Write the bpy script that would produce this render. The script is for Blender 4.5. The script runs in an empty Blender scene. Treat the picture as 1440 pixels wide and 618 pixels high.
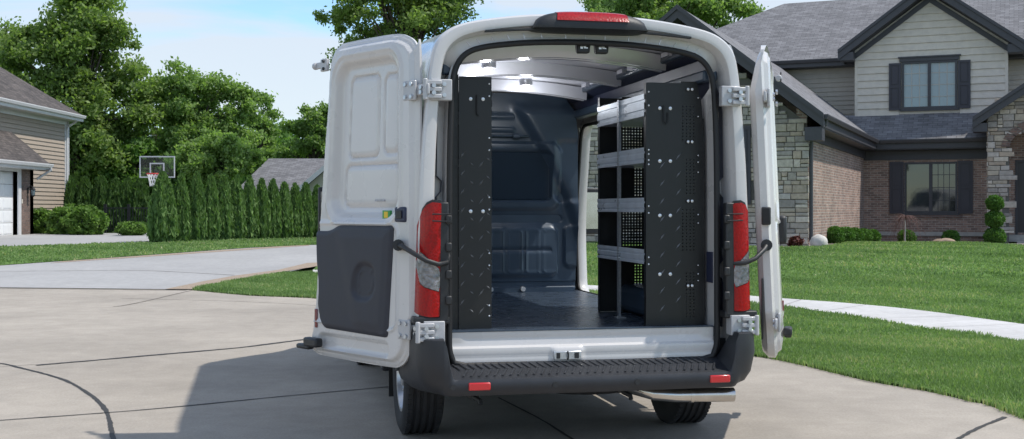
import bpy, bmesh, math, random
import numpy as np
from mathutils import Vector, Matrix
from mathutils.geometry import delaunay_2d_cdt
random.seed(7); RNG = np.random.default_rng(7)
SC = bpy.context.scene; COL = SC.collection
PI = math.pi
F = 1650.0; CAMH = 1.38; HY = 295.0          # focal length in photo pixels, camera height (m), horizon row

# ------------------------------------------------------------------ helpers
def sm(t):
    t = max(0.0, min(1.0, t)); return t*t*(3-2*t)
def h(x, y):
    """terrain height in metres"""
    r = .51*sm((y-14)/13) - .21*sm((y-29)/9)
    l = .47*sm((y-16)/22)
    w = sm((x+4)/6)
    return r*w + l*(1-w)
def G(px, py):
    """ground point seen at a place of the photograph"""
    k = (px-720)/F; q = (HY-py)/F
    lo, hi = 1.0, 90.0
    for i in range(50):
        m = (lo+hi)/2
        if CAMH + q*m > h(k*m, m): lo = m
        else: hi = m
    return (k*lo, lo)
def X(px, d): return (px-720)/F*d

def tagp(o, label=None, cat=None, group=None, kind=None):
    if label: o['label'] = label
    if cat: o['category'] = cat
    if group: o['group'] = group
    if kind: o['kind'] = kind
    return o
def thing(name, label, cat, loc=(0,0,0), rz=0, group=None):
    o = bpy.data.objects.new(name, None); COL.objects.link(o)
    o.empty_display_size = .2
    o.location = loc; o.rotation_euler = (0,0,rz)
    return tagp(o, label, cat, group)
def dup(root, loc=None, rz=None, label=None, scale=None):
    r = root.copy(); COL.objects.link(r)
    if loc is not None: r.location = loc
    if rz is not None: r.rotation_euler = (0,0,rz)
    if scale is not None: r.scale = scale
    if label: r['label'] = label
    for ch in list(root.children):
        c = ch.copy(); COL.objects.link(c); c.parent = r
        for g in list(ch.children):
            d = g.copy(); COL.objects.link(d); d.parent = c
    return r
def autouv(me):
    uv = me.uv_layers.new(name='UVMap')
    co = [v.co for v in me.vertices]
    Z = Vector((0,0,1))
    for p in me.polygons:
        n = p.normal
        t = Z.cross(n)
        if t.length < 1e-3: t = Vector((1,0,0))
        t.normalize(); s = n.cross(t)
        for li in p.loop_indices:
            c = co[me.loops[li].vertex_index]
            uv.data[li].uv = (c.dot(t), c.dot(s))
def link(name, me, mat, parent=None, smooth=None):
    if smooth is not None:
        me.shade_smooth()
        me.set_sharp_from_angle(angle=math.radians(smooth))
    if mat is not None:
        for m in (mat if isinstance(mat, (list,tuple)) else [mat]): me.materials.append(m)
    o = bpy.data.objects.new(name, me); COL.objects.link(o)
    if parent is not None: o.parent = parent
    return o

class MB:
    def __init__(s): s.v = []; s.f = []; s.mi = []
    def add(s, vs, fs, m=0):
        b = len(s.v); s.v += [tuple(v) for v in vs]
        for f in fs: s.f.append([b+i for i in f]); s.mi.append(m)
        return s
    def quad(s, a, b, c, d, m=0): return s.add([a,b,c,d], [(0,1,2,3)], m)
    def poly(s, pts, m=0): return s.add(pts, [tuple(range(len(pts)))], m)
    def box(s, x0,x1,y0,y1,z0,z1, m=0):
        return s.add([(x0,y0,z0),(x1,y0,z0),(x1,y1,z0),(x0,y1,z0),(x0,y0,z1),(x1,y0,z1),(x1,y1,z1),(x0,y1,z1)],
            [(0,3,2,1),(4,5,6,7),(0,1,5,4),(1,2,6,5),(2,3,7,6),(3,0,4,7)], m)
    def prism(s, pts, off, m=0):
        """pts: 3d polygon; off: extrusion vector"""
        n = len(pts); q = [tuple(a+b for a,b in zip(p,off)) for p in pts]
        nrm = Vector((0,0,0))
        for i in range(n): nrm += Vector(pts[i]).cross(Vector(pts[(i+1)%n]))
        if nrm.dot(Vector(off)) > 0: pts = list(pts)[::-1]; q = q[::-1]
        fs = [tuple(range(n)), tuple(range(2*n-1, n-1, -1))]
        for i in range(n): fs.append((i, i+n, (i+1)%n+n, (i+1)%n)[::-1] if False else ((i+1)%n, i, i+n, (i+1)%n+n))
        return s.add(list(pts)+q, fs, m)
    def tube(s, path, r, n=10, caps=True, m=0, closed=False):
        path = [Vector(p) for p in path]; N = len(path)
        rr = r if isinstance(r, (list,tuple)) else [r]*N
        vs = []; up = None
        for i,p in enumerate(path):
            a = path[(i-1)%N] if (closed or i>0) else p
            b = path[(i+1)%N] if (closed or i<N-1) else p
            t = (b-a).normalized()
            if up is None:
                up = Vector((0,0,1)) if abs(t.z)<.9 else Vector((0,1,0))
            up = (up - t*up.dot(t)).normalized(); w = t.cross(up)
            for k in range(n):
                c = 2*PI*k/n
                vs.append(p + (up*math.cos(c)+w*math.sin(c))*rr[i])
        fs = []
        for i in range(N if closed else N-1):
            j = (i+1)%N
            for k in range(n): fs.append((i*n+k, i*n+(k+1)%n, j*n+(k+1)%n, j*n+k))
        if caps and not closed:
            fs.append(tuple(range(n-1,-1,-1))); fs.append(tuple((N-1)*n+k for k in range(n)))
        return s.add(vs, fs, m)
    def cyl(s, a, b, r, n=14, m=0, r2=None): return s.tube([a,b], [r, r if r2 is None else r2], n, m=m)
    def ball(s, c, r, n=8, k=6, m=0):
        rx,ry,rz = r if isinstance(r,(tuple,list)) else (r,r,r)
        vs = [(c[0],c[1],c[2]-rz)]
        for i in range(1,k):
            a = -PI/2+PI*i/k
            for j in range(n):
                b = 2*PI*j/n; vs.append((c[0]+rx*math.cos(a)*math.cos(b), c[1]+ry*math.cos(a)*math.sin(b), c[2]+rz*math.sin(a)))
        vs.append((c[0],c[1],c[2]+rz)); L = len(vs)-1
        fs = [(0,1+(j+1)%n,1+j) for j in range(n)]
        for i in range(k-2):
            for j in range(n):
                a=1+i*n+j; b=1+i*n+(j+1)%n; fs.append((a,b,b+n,a+n))
        fs += [(L, 1+(k-2)*n+j, 1+(k-2)*n+(j+1)%n) for j in range(n)]
        return s.add(vs, fs, m)
    def lathe(s, prof, axis, c, n=32, m=0):
        """prof: (r, along) pairs; axis 0/1/2"""
        vs = []
        for r,a in prof:
            for k in range(n):
                t = 2*PI*k/n; p = [0,0,0]
                p[axis] = a; p[(axis+1)%3] = r*math.cos(t); p[(axis+2)%3] = r*math.sin(t)
                vs.append((p[0]+c[0],p[1]+c[1],p[2]+c[2]))
        fs = []
        for i in range(len(prof)-1):
            for k in range(n): fs.append((i*n+k, i*n+(k+1)%n, (i+1)*n+(k+1)%n, (i+1)*n+k))
        return s.add(vs, fs, m)
    def build(s, name, mat, parent=None, smooth=None, bevel=0, uv=True, seg=2):
        me = bpy.data.meshes.new(name); me.from_pydata(s.v, [], s.f); me.validate(); me.update()
        if isinstance(mat, (list,tuple)) and len(me.polygons) == len(s.mi): me.polygons.foreach_set('material_index', s.mi)
        if uv: autouv(me)
        o = link(name, me, mat, parent, smooth)
        if bevel:
            b = o.modifiers.new('b','BEVEL'); b.width = bevel; b.segments = seg; b.limit_method = 'ANGLE'; b.angle_limit = math.radians(35)
            me.shade_smooth(); me.set_sharp_from_angle(angle=math.radians(50))
        return o

def each(mb, name, mat, parent=None, **k):
    """build every separate piece collected in mb as an object of its own"""
    n = len(mb.v); par = list(range(n))
    def fd(i):
        while par[i] != i: par[i] = par[par[i]]; i = par[i]
        return i
    for f in mb.f:
        for q in f[1:]: par[fd(q)] = fd(f[0])
    grp = {}
    for f in mb.f: grp.setdefault(fd(f[0]), []).append(f)
    out = []
    for g in grp.values():
        ids = sorted({i for f in g for i in f}); mp = {i:j for j,i in enumerate(ids)}
        m = type(mb)(); m.add([mb.v[i] for i in ids], [[mp[i] for i in f] for f in g]); out.append(m.build(name, mat, parent, **k) if parent is not None else m.build(name, mat, **k))
    return out
def sdf_poly(P, poly):
    """signed distance (negative inside) of points P (N,2)"""
    poly = np.asarray(poly, float); d = np.full(len(P), 1e9); ins = np.zeros(len(P), bool)
    for i in range(len(poly)):
        a = poly[i]; b = poly[(i+1)%len(poly)]; e = b-a; w = P-a
        L = (e*e).sum()
        if L < 1e-12: continue
        t = np.clip((w@e)/L, 0, 1); q = w-t[:,None]*e
        d = np.minimum(d, (q*q).sum(1))
        c = ((a[1]>P[:,1]) != (b[1]>P[:,1])) & (P[:,0] < (b[0]-a[0])*(P[:,1]-a[1])/((b[1]-a[1]) if b[1]!=a[1] else 1e-9)+a[0])
        ins ^= c
    return np.sqrt(d)*np.where(ins,-1,1)
def densify(poly, step):
    out = []
    for i in range(len(poly)):
        a = poly[i]; b = poly[(i+1)%len(poly)]; L = math.dist(a,b); n = max(1, int(L/step))
        for k in range(n): out.append((a[0]+(b[0]-a[0])*k/n, a[1]+(b[1]-a[1])*k/n))
    return out
def rpoly(pts, r, seg=5):
    """round the corners of a 2d polygon; r number or list"""
    out = []; n = len(pts)
    for i in range(n):
        p = Vector(pts[i][:2]); a = Vector(pts[i-1][:2]); b = Vector(pts[(i+1)%n][:2])
        ri = r[i] if isinstance(r,(list,tuple)) else r
        if ri <= 0: out.append(tuple(p)); continue
        da = (a-p); db = (b-p); t = min(ri, da.length*.48, db.length*.48)
        A = p+da.normalized()*t; B = p+db.normalized()*t
        for k in range(seg+1):
            u = k/seg; q = A*(1-u)**2+p*2*u*(1-u)+B*u*u; out.append((q.x,q.y))
    return out
def area(poly): return .5*sum(poly[i-1][0]*poly[i][1]-poly[i][0]*poly[i-1][1] for i in range(len(poly)))
def cdt(poly, step, holes=()):
    poly = list(poly)
    if area(poly) < 0: poly = poly[::-1]
    b = densify(poly, step); pts = list(b); loops = [list(range(len(b)))]
    A = np.array(b); x0,y0 = A.min(0); x1,y1 = A.max(0)
    gx,gy = np.meshgrid(np.arange(x0+step*.5,x1,step), np.arange(y0+step*.5,y1,step)); P = np.stack([gx.ravel(),gy.ravel()],1)
    P = P[sdf_poly(P, b) < -step*.45]
    for hl in holes:
        hb = densify(hl, step); P = P[sdf_poly(P, hb) > step*.45]
        loops.append([len(pts)+i for i in range(len(hb))]); pts += hb
    edges = [(l[i], l[(i+1)%len(l)]) for l in loops for i in range(len(l))]
    pts += [tuple(p) for p in P]
    v,e,f,_,_,_ = delaunay_2d_cdt([Vector(p) for p in pts], edges, [], 1 if not holes else 1, 1e-7)
    V = np.array([(q[0],q[1]) for q in v])
    fs = [tuple(q) for q in f]
    if holes:
        C = np.array([V[list(q)].mean(0) for q in fs]); keep = np.ones(len(fs),bool)
        for hl in holes: keep &= sdf_poly(C, hl) > 0
        fs = [q for q,k in zip(fs,keep) if k]
    out = []
    for q in fs:
        a,b2,c = V[q[0]],V[q[1]],V[q[2]]
        out.append(q if (b2[0]-a[0])*(c[1]-a[1])-(b2[1]-a[1])*(c[0]-a[0])>0 else q[::-1])
    return V, out
def relief(name, poly, hf, step, back, fn, mat, parent=None, holes=(), smooth=40, flip=False):
    """pressed panel: front height hf(V)->N above plane, back at depth 'back' (or None), fn(a,b,h)->xyz"""
    V, fs = cdt(poly, step, holes); H = hf(V); n = len(V)
    vs = [fn(a,b,c) for (a,b),c in zip(V,H)]
    faces = list(fs)
    if back is not None:
        bk = back(V) if callable(back) else np.full(n, back)
        vs += [fn(a,b,c) for (a,b),c in zip(V,bk)]
        faces += [tuple(i+n for i in q[::-1]) for q in fs]
        cnt = {}
        for q in fs:
            for i in range(3): cnt[(q[i],q[(i+1)%3])] = 1
        for (i,j) in list(cnt):
            if (j,i) not in cnt: faces.append((j,i,i+n,j+n))
    if flip: faces = [q[::-1] for q in faces]
    me = bpy.data.meshes.new(name); me.from_pydata(vs, [], faces); me.update()
    autouv(me)
    return link(name, me, mat, parent, smooth)
def ss(d, w):
    t = np.clip(.5-d/w, 0, 1); return t*t*(3-2*t)     # 1 inside, 0 outside, smooth over w
def rrect(V, x0,x1,z0,z1, r):
    cx,cz = (x0+x1)/2,(z0+z1)/2; q = np.abs(V-np.array([cx,cz]))-np.array([(x1-x0)/2-r,(z1-z0)/2-r])
    return np.sqrt((np.maximum(q,0)**2).sum(1))+np.minimum(q.max(1),0)-r

# ------------------------------------------------------------------ materials
def nmat(name):
    m = bpy.data.materials.new(name); m.use_nodes = True; nt = m.node_tree
    return m, nt, nt.nodes['Principled BSDF']
def N(nt, t, **k):
    n = nt.nodes.new(t)
    for a,b in k.items():
        if hasattr(n, a): setattr(n, a, b)
        else: n.inputs[a.replace('_',' ')].default_value = b
    return n
def plain(name, col, rough=.5, metal=0, coat=0, noise=0, scale=20, bump=0, bscale=200, spec=.5, trans=0, sheen=0):
    m, nt, p = nmat(name)
    p.inputs['Base Color'].default_value = (*col,1); p.inputs['Roughness'].default_value = rough
    p.inputs['Metallic'].default_value = metal; p.inputs['Coat Weight'].default_value = coat
    p.inputs['Coat Roughness'].default_value = .04
    p.inputs['Specular IOR Level'].default_value = spec
    if trans: p.inputs['Transmission Weight'].default_value = trans
    tc = N(nt,'ShaderNodeTexCoord')
    if noise:
        n = N(nt,'ShaderNodeTexNoise', Scale=scale, Detail=6.0); nt.links.new(tc.outputs['Object'], n.inputs['Vector'])
        mx = N(nt,'ShaderNodeMapRange'); mx.inputs['To Min'].default_value = 1-noise; mx.inputs['To Max'].default_value = 1+noise
        mx.inputs['From Min'].default_value = .3; mx.inputs['From Max'].default_value = .7
        nt.links.new(n.outputs[0], mx.inputs['Value'])
        v = N(nt,'ShaderNodeVectorMath', operation='SCALE'); v.inputs[0].default_value = col
        nt.links.new(mx.outputs[0], v.inputs['Scale']); nt.links.new(v.outputs[0], p.inputs['Base Color'])
        r2 = N(nt,'ShaderNodeMapRange'); r2.inputs['To Min'].default_value = max(0,rough-.08); r2.inputs['To Max'].default_value = min(1,rough+.08)
        nt.links.new(n.outputs[0], r2.inputs['Value']); nt.links.new(r2.outputs[0], p.inputs['Roughness'])
    if bump:
        n = N(nt,'ShaderNodeTexNoise', Scale=bscale, Detail=3.0); nt.links.new(tc.outputs['Object'], n.inputs['Vector'])
        b = N(nt,'ShaderNodeBump', Strength=bump, Distance=.01); nt.links.new(n.outputs[0], b.inputs['Height']); nt.links.new(b.outputs[0], p.inputs['Normal'])
    return m
def ramp(nt, stops):
    r = N(nt,'ShaderNodeValToRGB'); e = r.color_ramp.elements
    while len(e) < len(stops): e.new(.5)
    for i,(p,c) in enumerate(stops): e[i].position = p; e[i].color = (*c,1) if len(c)==3 else c
    return r
def brickmat(name, c1, c2, mortar, bw, bh, ms=.01, bump=.6, vary=.35, offs=.5, stop=None):
    m, nt, p = nmat(name)
    tc = N(nt,'ShaderNodeTexCoord')
    b = N(nt,'ShaderNodeTexBrick', offset=offs); b.inputs['Scale'].default_value = 1
    b.inputs['Brick Width'].default_value = bw; b.inputs['Row Height'].default_value = bh; b.inputs['Mortar Size'].default_value = ms
    b.inputs['Mortar Smooth'].default_value = .2; b.inputs['Bias'].default_value = 0
    b.inputs['Color1'].default_value = (*c1,1); b.inputs['Color2'].default_value = (*c2,1); b.inputs['Mortar'].default_value = (*mortar,1)
    nt.links.new(tc.outputs['UV'], b.inputs['Vector'])
    n = N(nt,'ShaderNodeTexNoise', Scale=1.3, Detail=8.0); nt.links.new(tc.outputs['UV'], n.inputs['Vector'])
    n2 = N(nt,'ShaderNodeTexNoise', Scale=9.0, Detail=2.0)
    mp = N(nt,'ShaderNodeMapping'); mp.inputs['Scale'].default_value = (.6/bw*.25, .06/bh*4 if bh<.1 else 1, 1)
    nt.links.new(tc.outputs['UV'], mp.inputs['Vector']); nt.links.new(mp.outputs[0], n2.inputs['Vector'])
    ad = N(nt,'ShaderNodeMath', operation='ADD'); nt.links.new(n.outputs[0], ad.inputs[0]); nt.links.new(n2.outputs[0], ad.inputs[1])
    mr = N(nt,'ShaderNodeMapRange'); mr.inputs['From Min'].default_value=.7; mr.inputs['From Max'].default_value=1.3
    mr.inputs['To Min'].default_value=1-vary; mr.inputs['To Max'].default_value=1+vary; nt.links.new(ad.outputs[0], mr.inputs['Value'])
    v = N(nt,'ShaderNodeVectorMath', operation='SCALE'); nt.links.new(b.outputs['Color'], v.inputs[0]); nt.links.new(mr.outputs[0], v.inputs['Scale'])
    nt.links.new(v.outputs[0], p.inputs['Base Color']); p.inputs['Roughness'].default_value = .85
    bp = N(nt,'ShaderNodeBump', Strength=bump, Distance=.012); bp.invert = True
    nt.links.new(b.outputs['Fac'], bp.inputs['Height']); nt.links.new(bp.outputs[0], p.inputs['Normal'])
    return m
def groundmat(name, stops, s1, s2, rough=.9, bump=.3, bs=120, dist=.01, w2=.5, stain=None):
    m, nt, p = nmat(name)
    tc = N(nt,'ShaderNodeTexCoord')
    n1 = N(nt,'ShaderNodeTexNoise', Scale=s1, Detail=7.0, Roughness=.65); nt.links.new(tc.outputs['Object'], n1.inputs['Vector'])
    n2 = N(nt,'ShaderNodeTexNoise', Scale=s2, Detail=4.0, Roughness=.7); nt.links.new(tc.outputs['Object'], n2.inputs['Vector'])
    mx = N(nt,'ShaderNodeMix'); mx.inputs[0].default_value = w2
    nt.links.new(n1.outputs[0], mx.inputs[2]); nt.links.new(n2.outputs[0], mx.inputs[3])
    r = ramp(nt, stops); nt.links.new(mx.outputs[0], r.inputs[0])
    out = r.outputs[0]
    if stain:
        n3 = N(nt,'ShaderNodeTexNoise', Scale=stain[0], Detail=5.0, Roughness=.6); nt.links.new(tc.outputs['Object'], n3.inputs['Vector'])
        mr = N(nt,'ShaderNodeMapRange'); mr.inputs['From Min'].default_value=.38; mr.inputs['From Max'].default_value=.62
        mr.inputs['To Min'].default_value=1-stain[1]; mr.inputs['To Max'].default_value=1+stain[1]; n5 = N(nt,'ShaderNodeTexNoise', Scale=stain[0]*9, Detail=8.0, Roughness=.72, Distortion=.4); nt.links.new(tc.outputs['Object'], n5.inputs['Vector'])
        m5 = N(nt,'ShaderNodeMix'); m5.inputs[0].default_value=.38; nt.links.new(n3.outputs[0], m5.inputs[2]); nt.links.new(n5.outputs[0], m5.inputs[3]); nt.links.new(m5.outputs[0], mr.inputs['Value'])
        v = N(nt,'ShaderNodeVectorMath', operation='SCALE'); nt.links.new(out, v.inputs[0]); nt.links.new(mr.outputs[0], v.inputs['Scale']); out = v.outputs[0]
    nt.links.new(out, p.inputs['Base Color']); p.inputs['Roughness'].default_value = rough
    p.inputs['Specular IOR Level'].default_value = .25
    n4 = N(nt,'ShaderNodeTexNoise', Scale=bs, Detail=4.0); nt.links.new(tc.outputs['Object'], n4.inputs['Vector'])
    b = N(nt,'ShaderNodeBump', Strength=bump, Distance=dist); nt.links.new(n4.outputs[0], b.inputs['Height']); nt.links.new(b.outputs[0], p.inputs['Normal'])
    return m
def leafmat(name, dark, light, trans=.35, rough=.55, dry=None):
    """foliage: colour varies leaf by leaf (attribute) and in broad patches"""
    m, nt, p = nmat(name)
    at = N(nt,'ShaderNodeAttribute'); at.attribute_name = 'tint'
    r = ramp(nt, [(0,dark),(1,light)] if dry is None else [(0,dark),(.86,light),(.97,dry)]); nt.links.new(at.outputs['Fac'], r.inputs[0])
    nt.links.new(r.outputs[0], p.inputs['Base Color']); p.inputs['Roughness'].default_value = rough
    p.inputs['Specular IOR Level'].default_value = .3
    t = N(nt,'ShaderNodeBsdfTranslucent'); mixc = N(nt,'ShaderNodeVectorMath', operation='MULTIPLY'); mixc.inputs[1].default_value = (1.3,1.5,.7)
    nt.links.new(r.outputs[0], mixc.inputs[0]); nt.links.new(mixc.outputs[0], t.inputs['Color'])
    mx = N(nt,'ShaderNodeMixShader'); mx.inputs[0].default_value = trans
    nt.links.new(p.outputs[0], mx.inputs[1]); nt.links.new(t.outputs[0], mx.inputs[2])
    nt.links.new(mx.outputs[0], nt.nodes['Material Output'].inputs['Surface'])
    return m

M = {}
M['concrete'] = groundmat('street_concrete', [(.3,(.27,.238,.200)),(.5,(.355,.318,.272)),(.7,(.445,.403,.35))], 55, 200, bump=.7, bs=240, dist=.005, stain=(.45,.16))
M['driveway'] = groundmat('driveway_concrete', [(.3,(.29,.285,.28)),(.55,(.36,.355,.35)),(.7,(.42,.41,.405))], 9, 90, bump=.3, bs=120, dist=.004, stain=(.3,.09))
M['walk'] = groundmat('sidewalk_concrete', [(.3,(.43,.42,.405)),(.55,(.53,.52,.51)),(.7,(.58,.575,.57))], 9, 90, bump=.5, bs=120, dist=.004, stain=(.9,.10))
M['aggregate'] = groundmat('aggregate_border', [(.35,(.20,.15,.11)),(.5,(.32,.25,.19)),(.65,(.42,.35,.28))], 30, 60, bump=.6, bs=60)
M['tar'] = plain('tar_sealant', (.035,.033,.03), .7, noise=.3, scale=30)
M['joint'] = plain('joint_dirt', (.15,.13,.11), .9)
M['lawn'] = groundmat('lawn_turf', [(.3,(.065,.125,.026)),(.5,(.105,.20,.042)),(.72,(.19,.29,.08))], 2.2, 45, bump=.9, bs=90, dist=.03, w2=.45, stain=(.25,.18))
M['mulch'] = groundmat('gravel_bed', [(.35,(.14,.11,.10)),(.5,(.25,.21,.19)),(.65,(.38,.33,.30))], 20, 60, bump=.9, bs=40, dist=.03)
M['earth'] = groundmat('far_ground', [(.3,(.03,.055,.015)),(.6,(.055,.10,.02))], .3, 4, bump=.4, bs=20, dist=.03)
M['paint'] = plain('white_van_paint', (.585,.57,.56), .28, coat=.6, noise=.03, scale=3)
M['paint_in'] = plain('white_inner_paint', (.76,.77,.83), .22, metal=.25, coat=.4, noise=.03, scale=5)
M['black'] = plain('black_plastic', (.018,.019,.021), .48, noise=.15, scale=30, bump=.12, bscale=500)
M['bumper'] = plain('charcoal_plastic', (.020,.022,.027), .46, noise=.15, scale=12, bump=.15, bscale=600)
M['rubber'] = plain('rubber', (.012,.012,.013), .6)
M['tyre'] = plain('tyre_rubber', (.022,.022,.024), .75, noise=.25, scale=20, bump=.2, bscale=300)
M['steel_black'] = plain('black_powder_coat', (.010,.0105,.011), .42, noise=.2, scale=8, bump=.05, bscale=900)
M['alu'] = plain('aluminium', (.70,.76,.84), .30, metal=.4, noise=.08, scale=12)
M['zinc'] = plain('zinc_steel', (.55,.57,.60), .35, metal=.8, noise=.15, scale=60)
M['bolt'] = plain('bolt_head', (.75,.76,.78), .25, metal=.5)
M['navy'] = plain('navy_interior_steel', (.042,.066,.100), .38, coat=.12, noise=.15, scale=4)
M['navy2'] = plain('dark_blue_lining', (.026,.032,.066), .42, noise=.12, scale=4)
M['vinyl'] = plain('floor_vinyl', (.032,.046,.068), .28, noise=.3, scale=9, bump=.12, bscale=350)
M['trim'] = plain('door_trim_plastic', (.026,.028,.040), .55, noise=.12, scale=15, bump=.15, bscale=700)
M['chrome'] = plain('steel_pipe', (.60,.57,.53), .22, metal=1, noise=.1, scale=12)
M['rim'] = plain('silver_rim', (.55,.56,.58), .3, metal=.8)
M['hinge'] = plain('painted_hinge', (.44,.44,.45), .38, coat=.3, noise=.05, scale=60)
M['glass_dark'] = plain('tinted_glass', (.026,.040,.060), .06, coat=.6)
M['yellow'] = plain('label_yellow', (.75,.50,.03), .5)
M['green'] = plain('label_green', (.05,.30,.08), .5)
M['grey_decal'] = plain('embossed_grey', (.45,.45,.47), .5)
M['screen_blue'] = plain('blue_black_latch', (.012,.018,.05), .35)
def lensmat(name, col, spec=.7):
    m, nt, p = nmat(name)
    p.inputs['Base Color'].default_value = (*col,1); p.inputs['Roughness'].default_value = .25; p.inputs['Specular IOR Level'].default_value = .3; p.inputs['Coat Weight'].default_value = .2
    p.inputs['Coat Roughness'].default_value = .02
    tc = N(nt,'ShaderNodeTexCoord'); v = N(nt,'ShaderNodeTexVoronoi', Scale=75.0); v.distance='CHEBYCHEV'; nt.links.new(tc.outputs['Object'], v.inputs['Vector'])
    b = N(nt,'ShaderNodeBump', Strength=.25, Distance=.004); nt.links.new(v.outputs[0], b.inputs['Height']); nt.links.new(b.outputs[0], p.inputs['Normal'])
    mr = N(nt,'ShaderNodeMapRange'); mr.inputs['From Max'].default_value=.6; mr.inputs['To Min'].default_value=.7; mr.inputs['To Max'].default_value=1.2
    nt.links.new(v.outputs[0], mr.inputs['Value'])
    s = N(nt,'ShaderNodeVectorMath', operation='SCALE'); s.inputs[0].default_value = col; nt.links.new(mr.outputs[0], s.inputs['Scale']); nt.links.new(s.outputs[0], p.inputs['Base Color'])
    return m
M['red'] = lensmat('red_lens', (.30,.0012,.003)); M['clear'] = plain('clear_lens', (.22,.21,.22), .14, metal=.35, coat=1, noise=.45, scale=38, bump=.9, bscale=55)
M['redflat'] = plain('red_reflector', (.55,.015,.02), .2, coat=.8)
M['reddark'] = plain('dark_red_reflector', (.16,.012,.016), .25, coat=.8)
# houses
M['brick'] = brickmat('brown_brick', (.36,.24,.19), (.19,.13,.11), (.40,.37,.33), .21, .072, .008, vary=.3)
M['brick_dark'] = brickmat('dark_brick', (.20,.125,.10), (.12,.08,.07), (.18,.165,.15), .21, .072, .008)
M['shingle'] = brickmat('grey_shingle', (.205,.203,.213), (.130,.128,.136), (.07,.07,.072), .30, .14, .007, bump=.8, vary=.22)
M['shingle_brown'] = brickmat('brown_shingle', (.105,.088,.080), (.060,.050,.047), (.03,.027,.025), .30, .14, .008, bump=.8, vary=.4)
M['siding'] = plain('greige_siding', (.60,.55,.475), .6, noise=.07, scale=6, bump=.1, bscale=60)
M['siding_darker'] = plain('clapboard_siding', (.47,.435,.38), .6, noise=.06, scale=5)  # a darker greige than the gable siding
M['siding_tan'] = plain('tan_siding', (.36,.295,.235), .65, noise=.06, scale=5)
M['fascia'] = plain('charcoal_trim', (.050,.050,.058), .5, noise=.1, scale=8)
M['shutter'] = plain('dark_slate_shutter', (.040,.038,.050), .5)
M['white_trim'] = plain('white_trim', (.62,.62,.63), .45, noise=.04, scale=8)
M['white_door'] = plain('white_garage_door', (.80,.81,.82), .45, noise=.03, scale=5)
M['mortar'] = plain('mortar', (.12,.115,.105), .9)
M['limestone'] = plain('limestone', (.40,.385,.355), .8, noise=.12, scale=8)
M['rock'] = plain('pale_boulder', (.55,.52,.48), .85, noise=.15, scale=6, bump=.6, bscale=14)
M['rock_tan'] = plain('tan_flat_rock', (.30,.22,.16), .85, noise=.2, scale=6, bump=.6, bscale=14)
def attrmat(name, rough=.85, bump=.5, bscale=40):
    m, nt, p = nmat(name)
    at = N(nt,'ShaderNodeAttribute'); at.attribute_name = 'col'
    tc = N(nt,'ShaderNodeTexCoord'); n = N(nt,'ShaderNodeTexNoise', Scale=12.0, Detail=6.0); nt.links.new(tc.outputs['Object'], n.inputs['Vector'])
    mr = N(nt,'ShaderNodeMapRange'); mr.inputs['To Min'].default_value=.6; mr.inputs['To Max'].default_value=1.4; nt.links.new(n.outputs[0], mr.inputs['Value'])
    v = N(nt,'ShaderNodeVectorMath', operation='SCALE'); nt.links.new(at.outputs['Color'], v.inputs[0]); nt.links.new(mr.outputs[0], v.inputs['Scale'])
    nt.links.new(v.outputs[0], p.inputs['Base Color']); p.inputs['Roughness'].default_value = rough
    n2 = N(nt,'ShaderNodeTexNoise', Scale=bscale, Detail=4.0); nt.links.new(tc.outputs['Object'], n2.inputs['Vector'])
    b = N(nt,'ShaderNodeBump', Strength=bump, Distance=.02); nt.links.new(n2.outputs[0], b.inputs['Height']); nt.links.new(b.outputs[0], p.inputs['Normal'])
    return m
M['stone'] = attrmat('ashlar_stone')
def winmat(name, col, rough=.05):
    m, nt, p = nmat(name)
    p.inputs['Base Color'].default_value = (*col,1); p.inputs['Roughness'].default_value = rough; p.inputs['Coat Weight'].default_value = 1; p.inputs['Coat Roughness'].default_value=.03
    tc = N(nt,'ShaderNodeTexCoord'); n = N(nt,'ShaderNodeTexNoise', Scale=1.5, Detail=4.0); nt.links.new(tc.outputs['Object'], n.inputs['Vector'])
    b = N(nt,'ShaderNodeBump', Strength=.06, Distance=.05); nt.links.new(n.outputs[0], b.inputs['Height']); nt.links.new(b.outputs[0], p.inputs['Normal'])
    return m
M['win_up'] = winmat('blind_behind_glass', (.22,.30,.33), .12)
M['win_dark'] = winmat('dark_window_glass', (.010,.014,.014))
M['leaf_maple'] = leafmat('maple_leaves', (0.095, 0.15, 0.04), (0.285, 0.385, 0.125), 0.5)
M['leaf_mid'] = leafmat('tree_leaves', (0.115, 0.19, 0.055), (0.32, 0.44, 0.155), 0.5)
M['leaf_pale'] = leafmat('pale_leaves', (0.1, 0.17, 0.045), (0.24, 0.33, 0.1), 0.5)
M['leaf_dark'] = leafmat('dark_leaves', (0.06, 0.125, 0.03), (0.17, 0.29, 0.07), 0.45)
M['leaf_cedar'] = leafmat('cedar_sprays', (.050,.105,.032), (.205,.325,.100), .33, .7)
M['leaf_cedar_dark'] = leafmat('dark_cedar_sprays', (0.038, 0.08, 0.022), (0.11, 0.2, 0.05), 0.3, .7)
M['leaf_shrub'] = leafmat('shrub_leaves', (0.055, 0.12, 0.025), (0.21, 0.34, 0.07), 0.35)
M['leaf_box'] = leafmat('boxwood_leaves', (0.035, 0.095, 0.018), (0.13, 0.27, 0.045), 0.3)
M['leaf_red'] = leafmat('reddish_leaves', (.06,.018,.018), (.14,.04,.03), .2)
M['blade'] = leafmat('grass_blades', (.110,.178,.062), (.275,.375,.155), .4, .5, dry=(.46,.43,.25))
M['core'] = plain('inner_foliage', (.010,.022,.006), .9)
M['bark'] = plain('bark', (.075,.06,.048), .9, noise=.3, scale=10, bump=.6, bscale=30)
M['iron'] = plain('black_iron', (.012,.012,.014), .5)
M['net'] = plain('white_net', (.75,.75,.75), .7); M['rimred'] = plain('red_hoop', (.60,.05,.05), .4)
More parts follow.
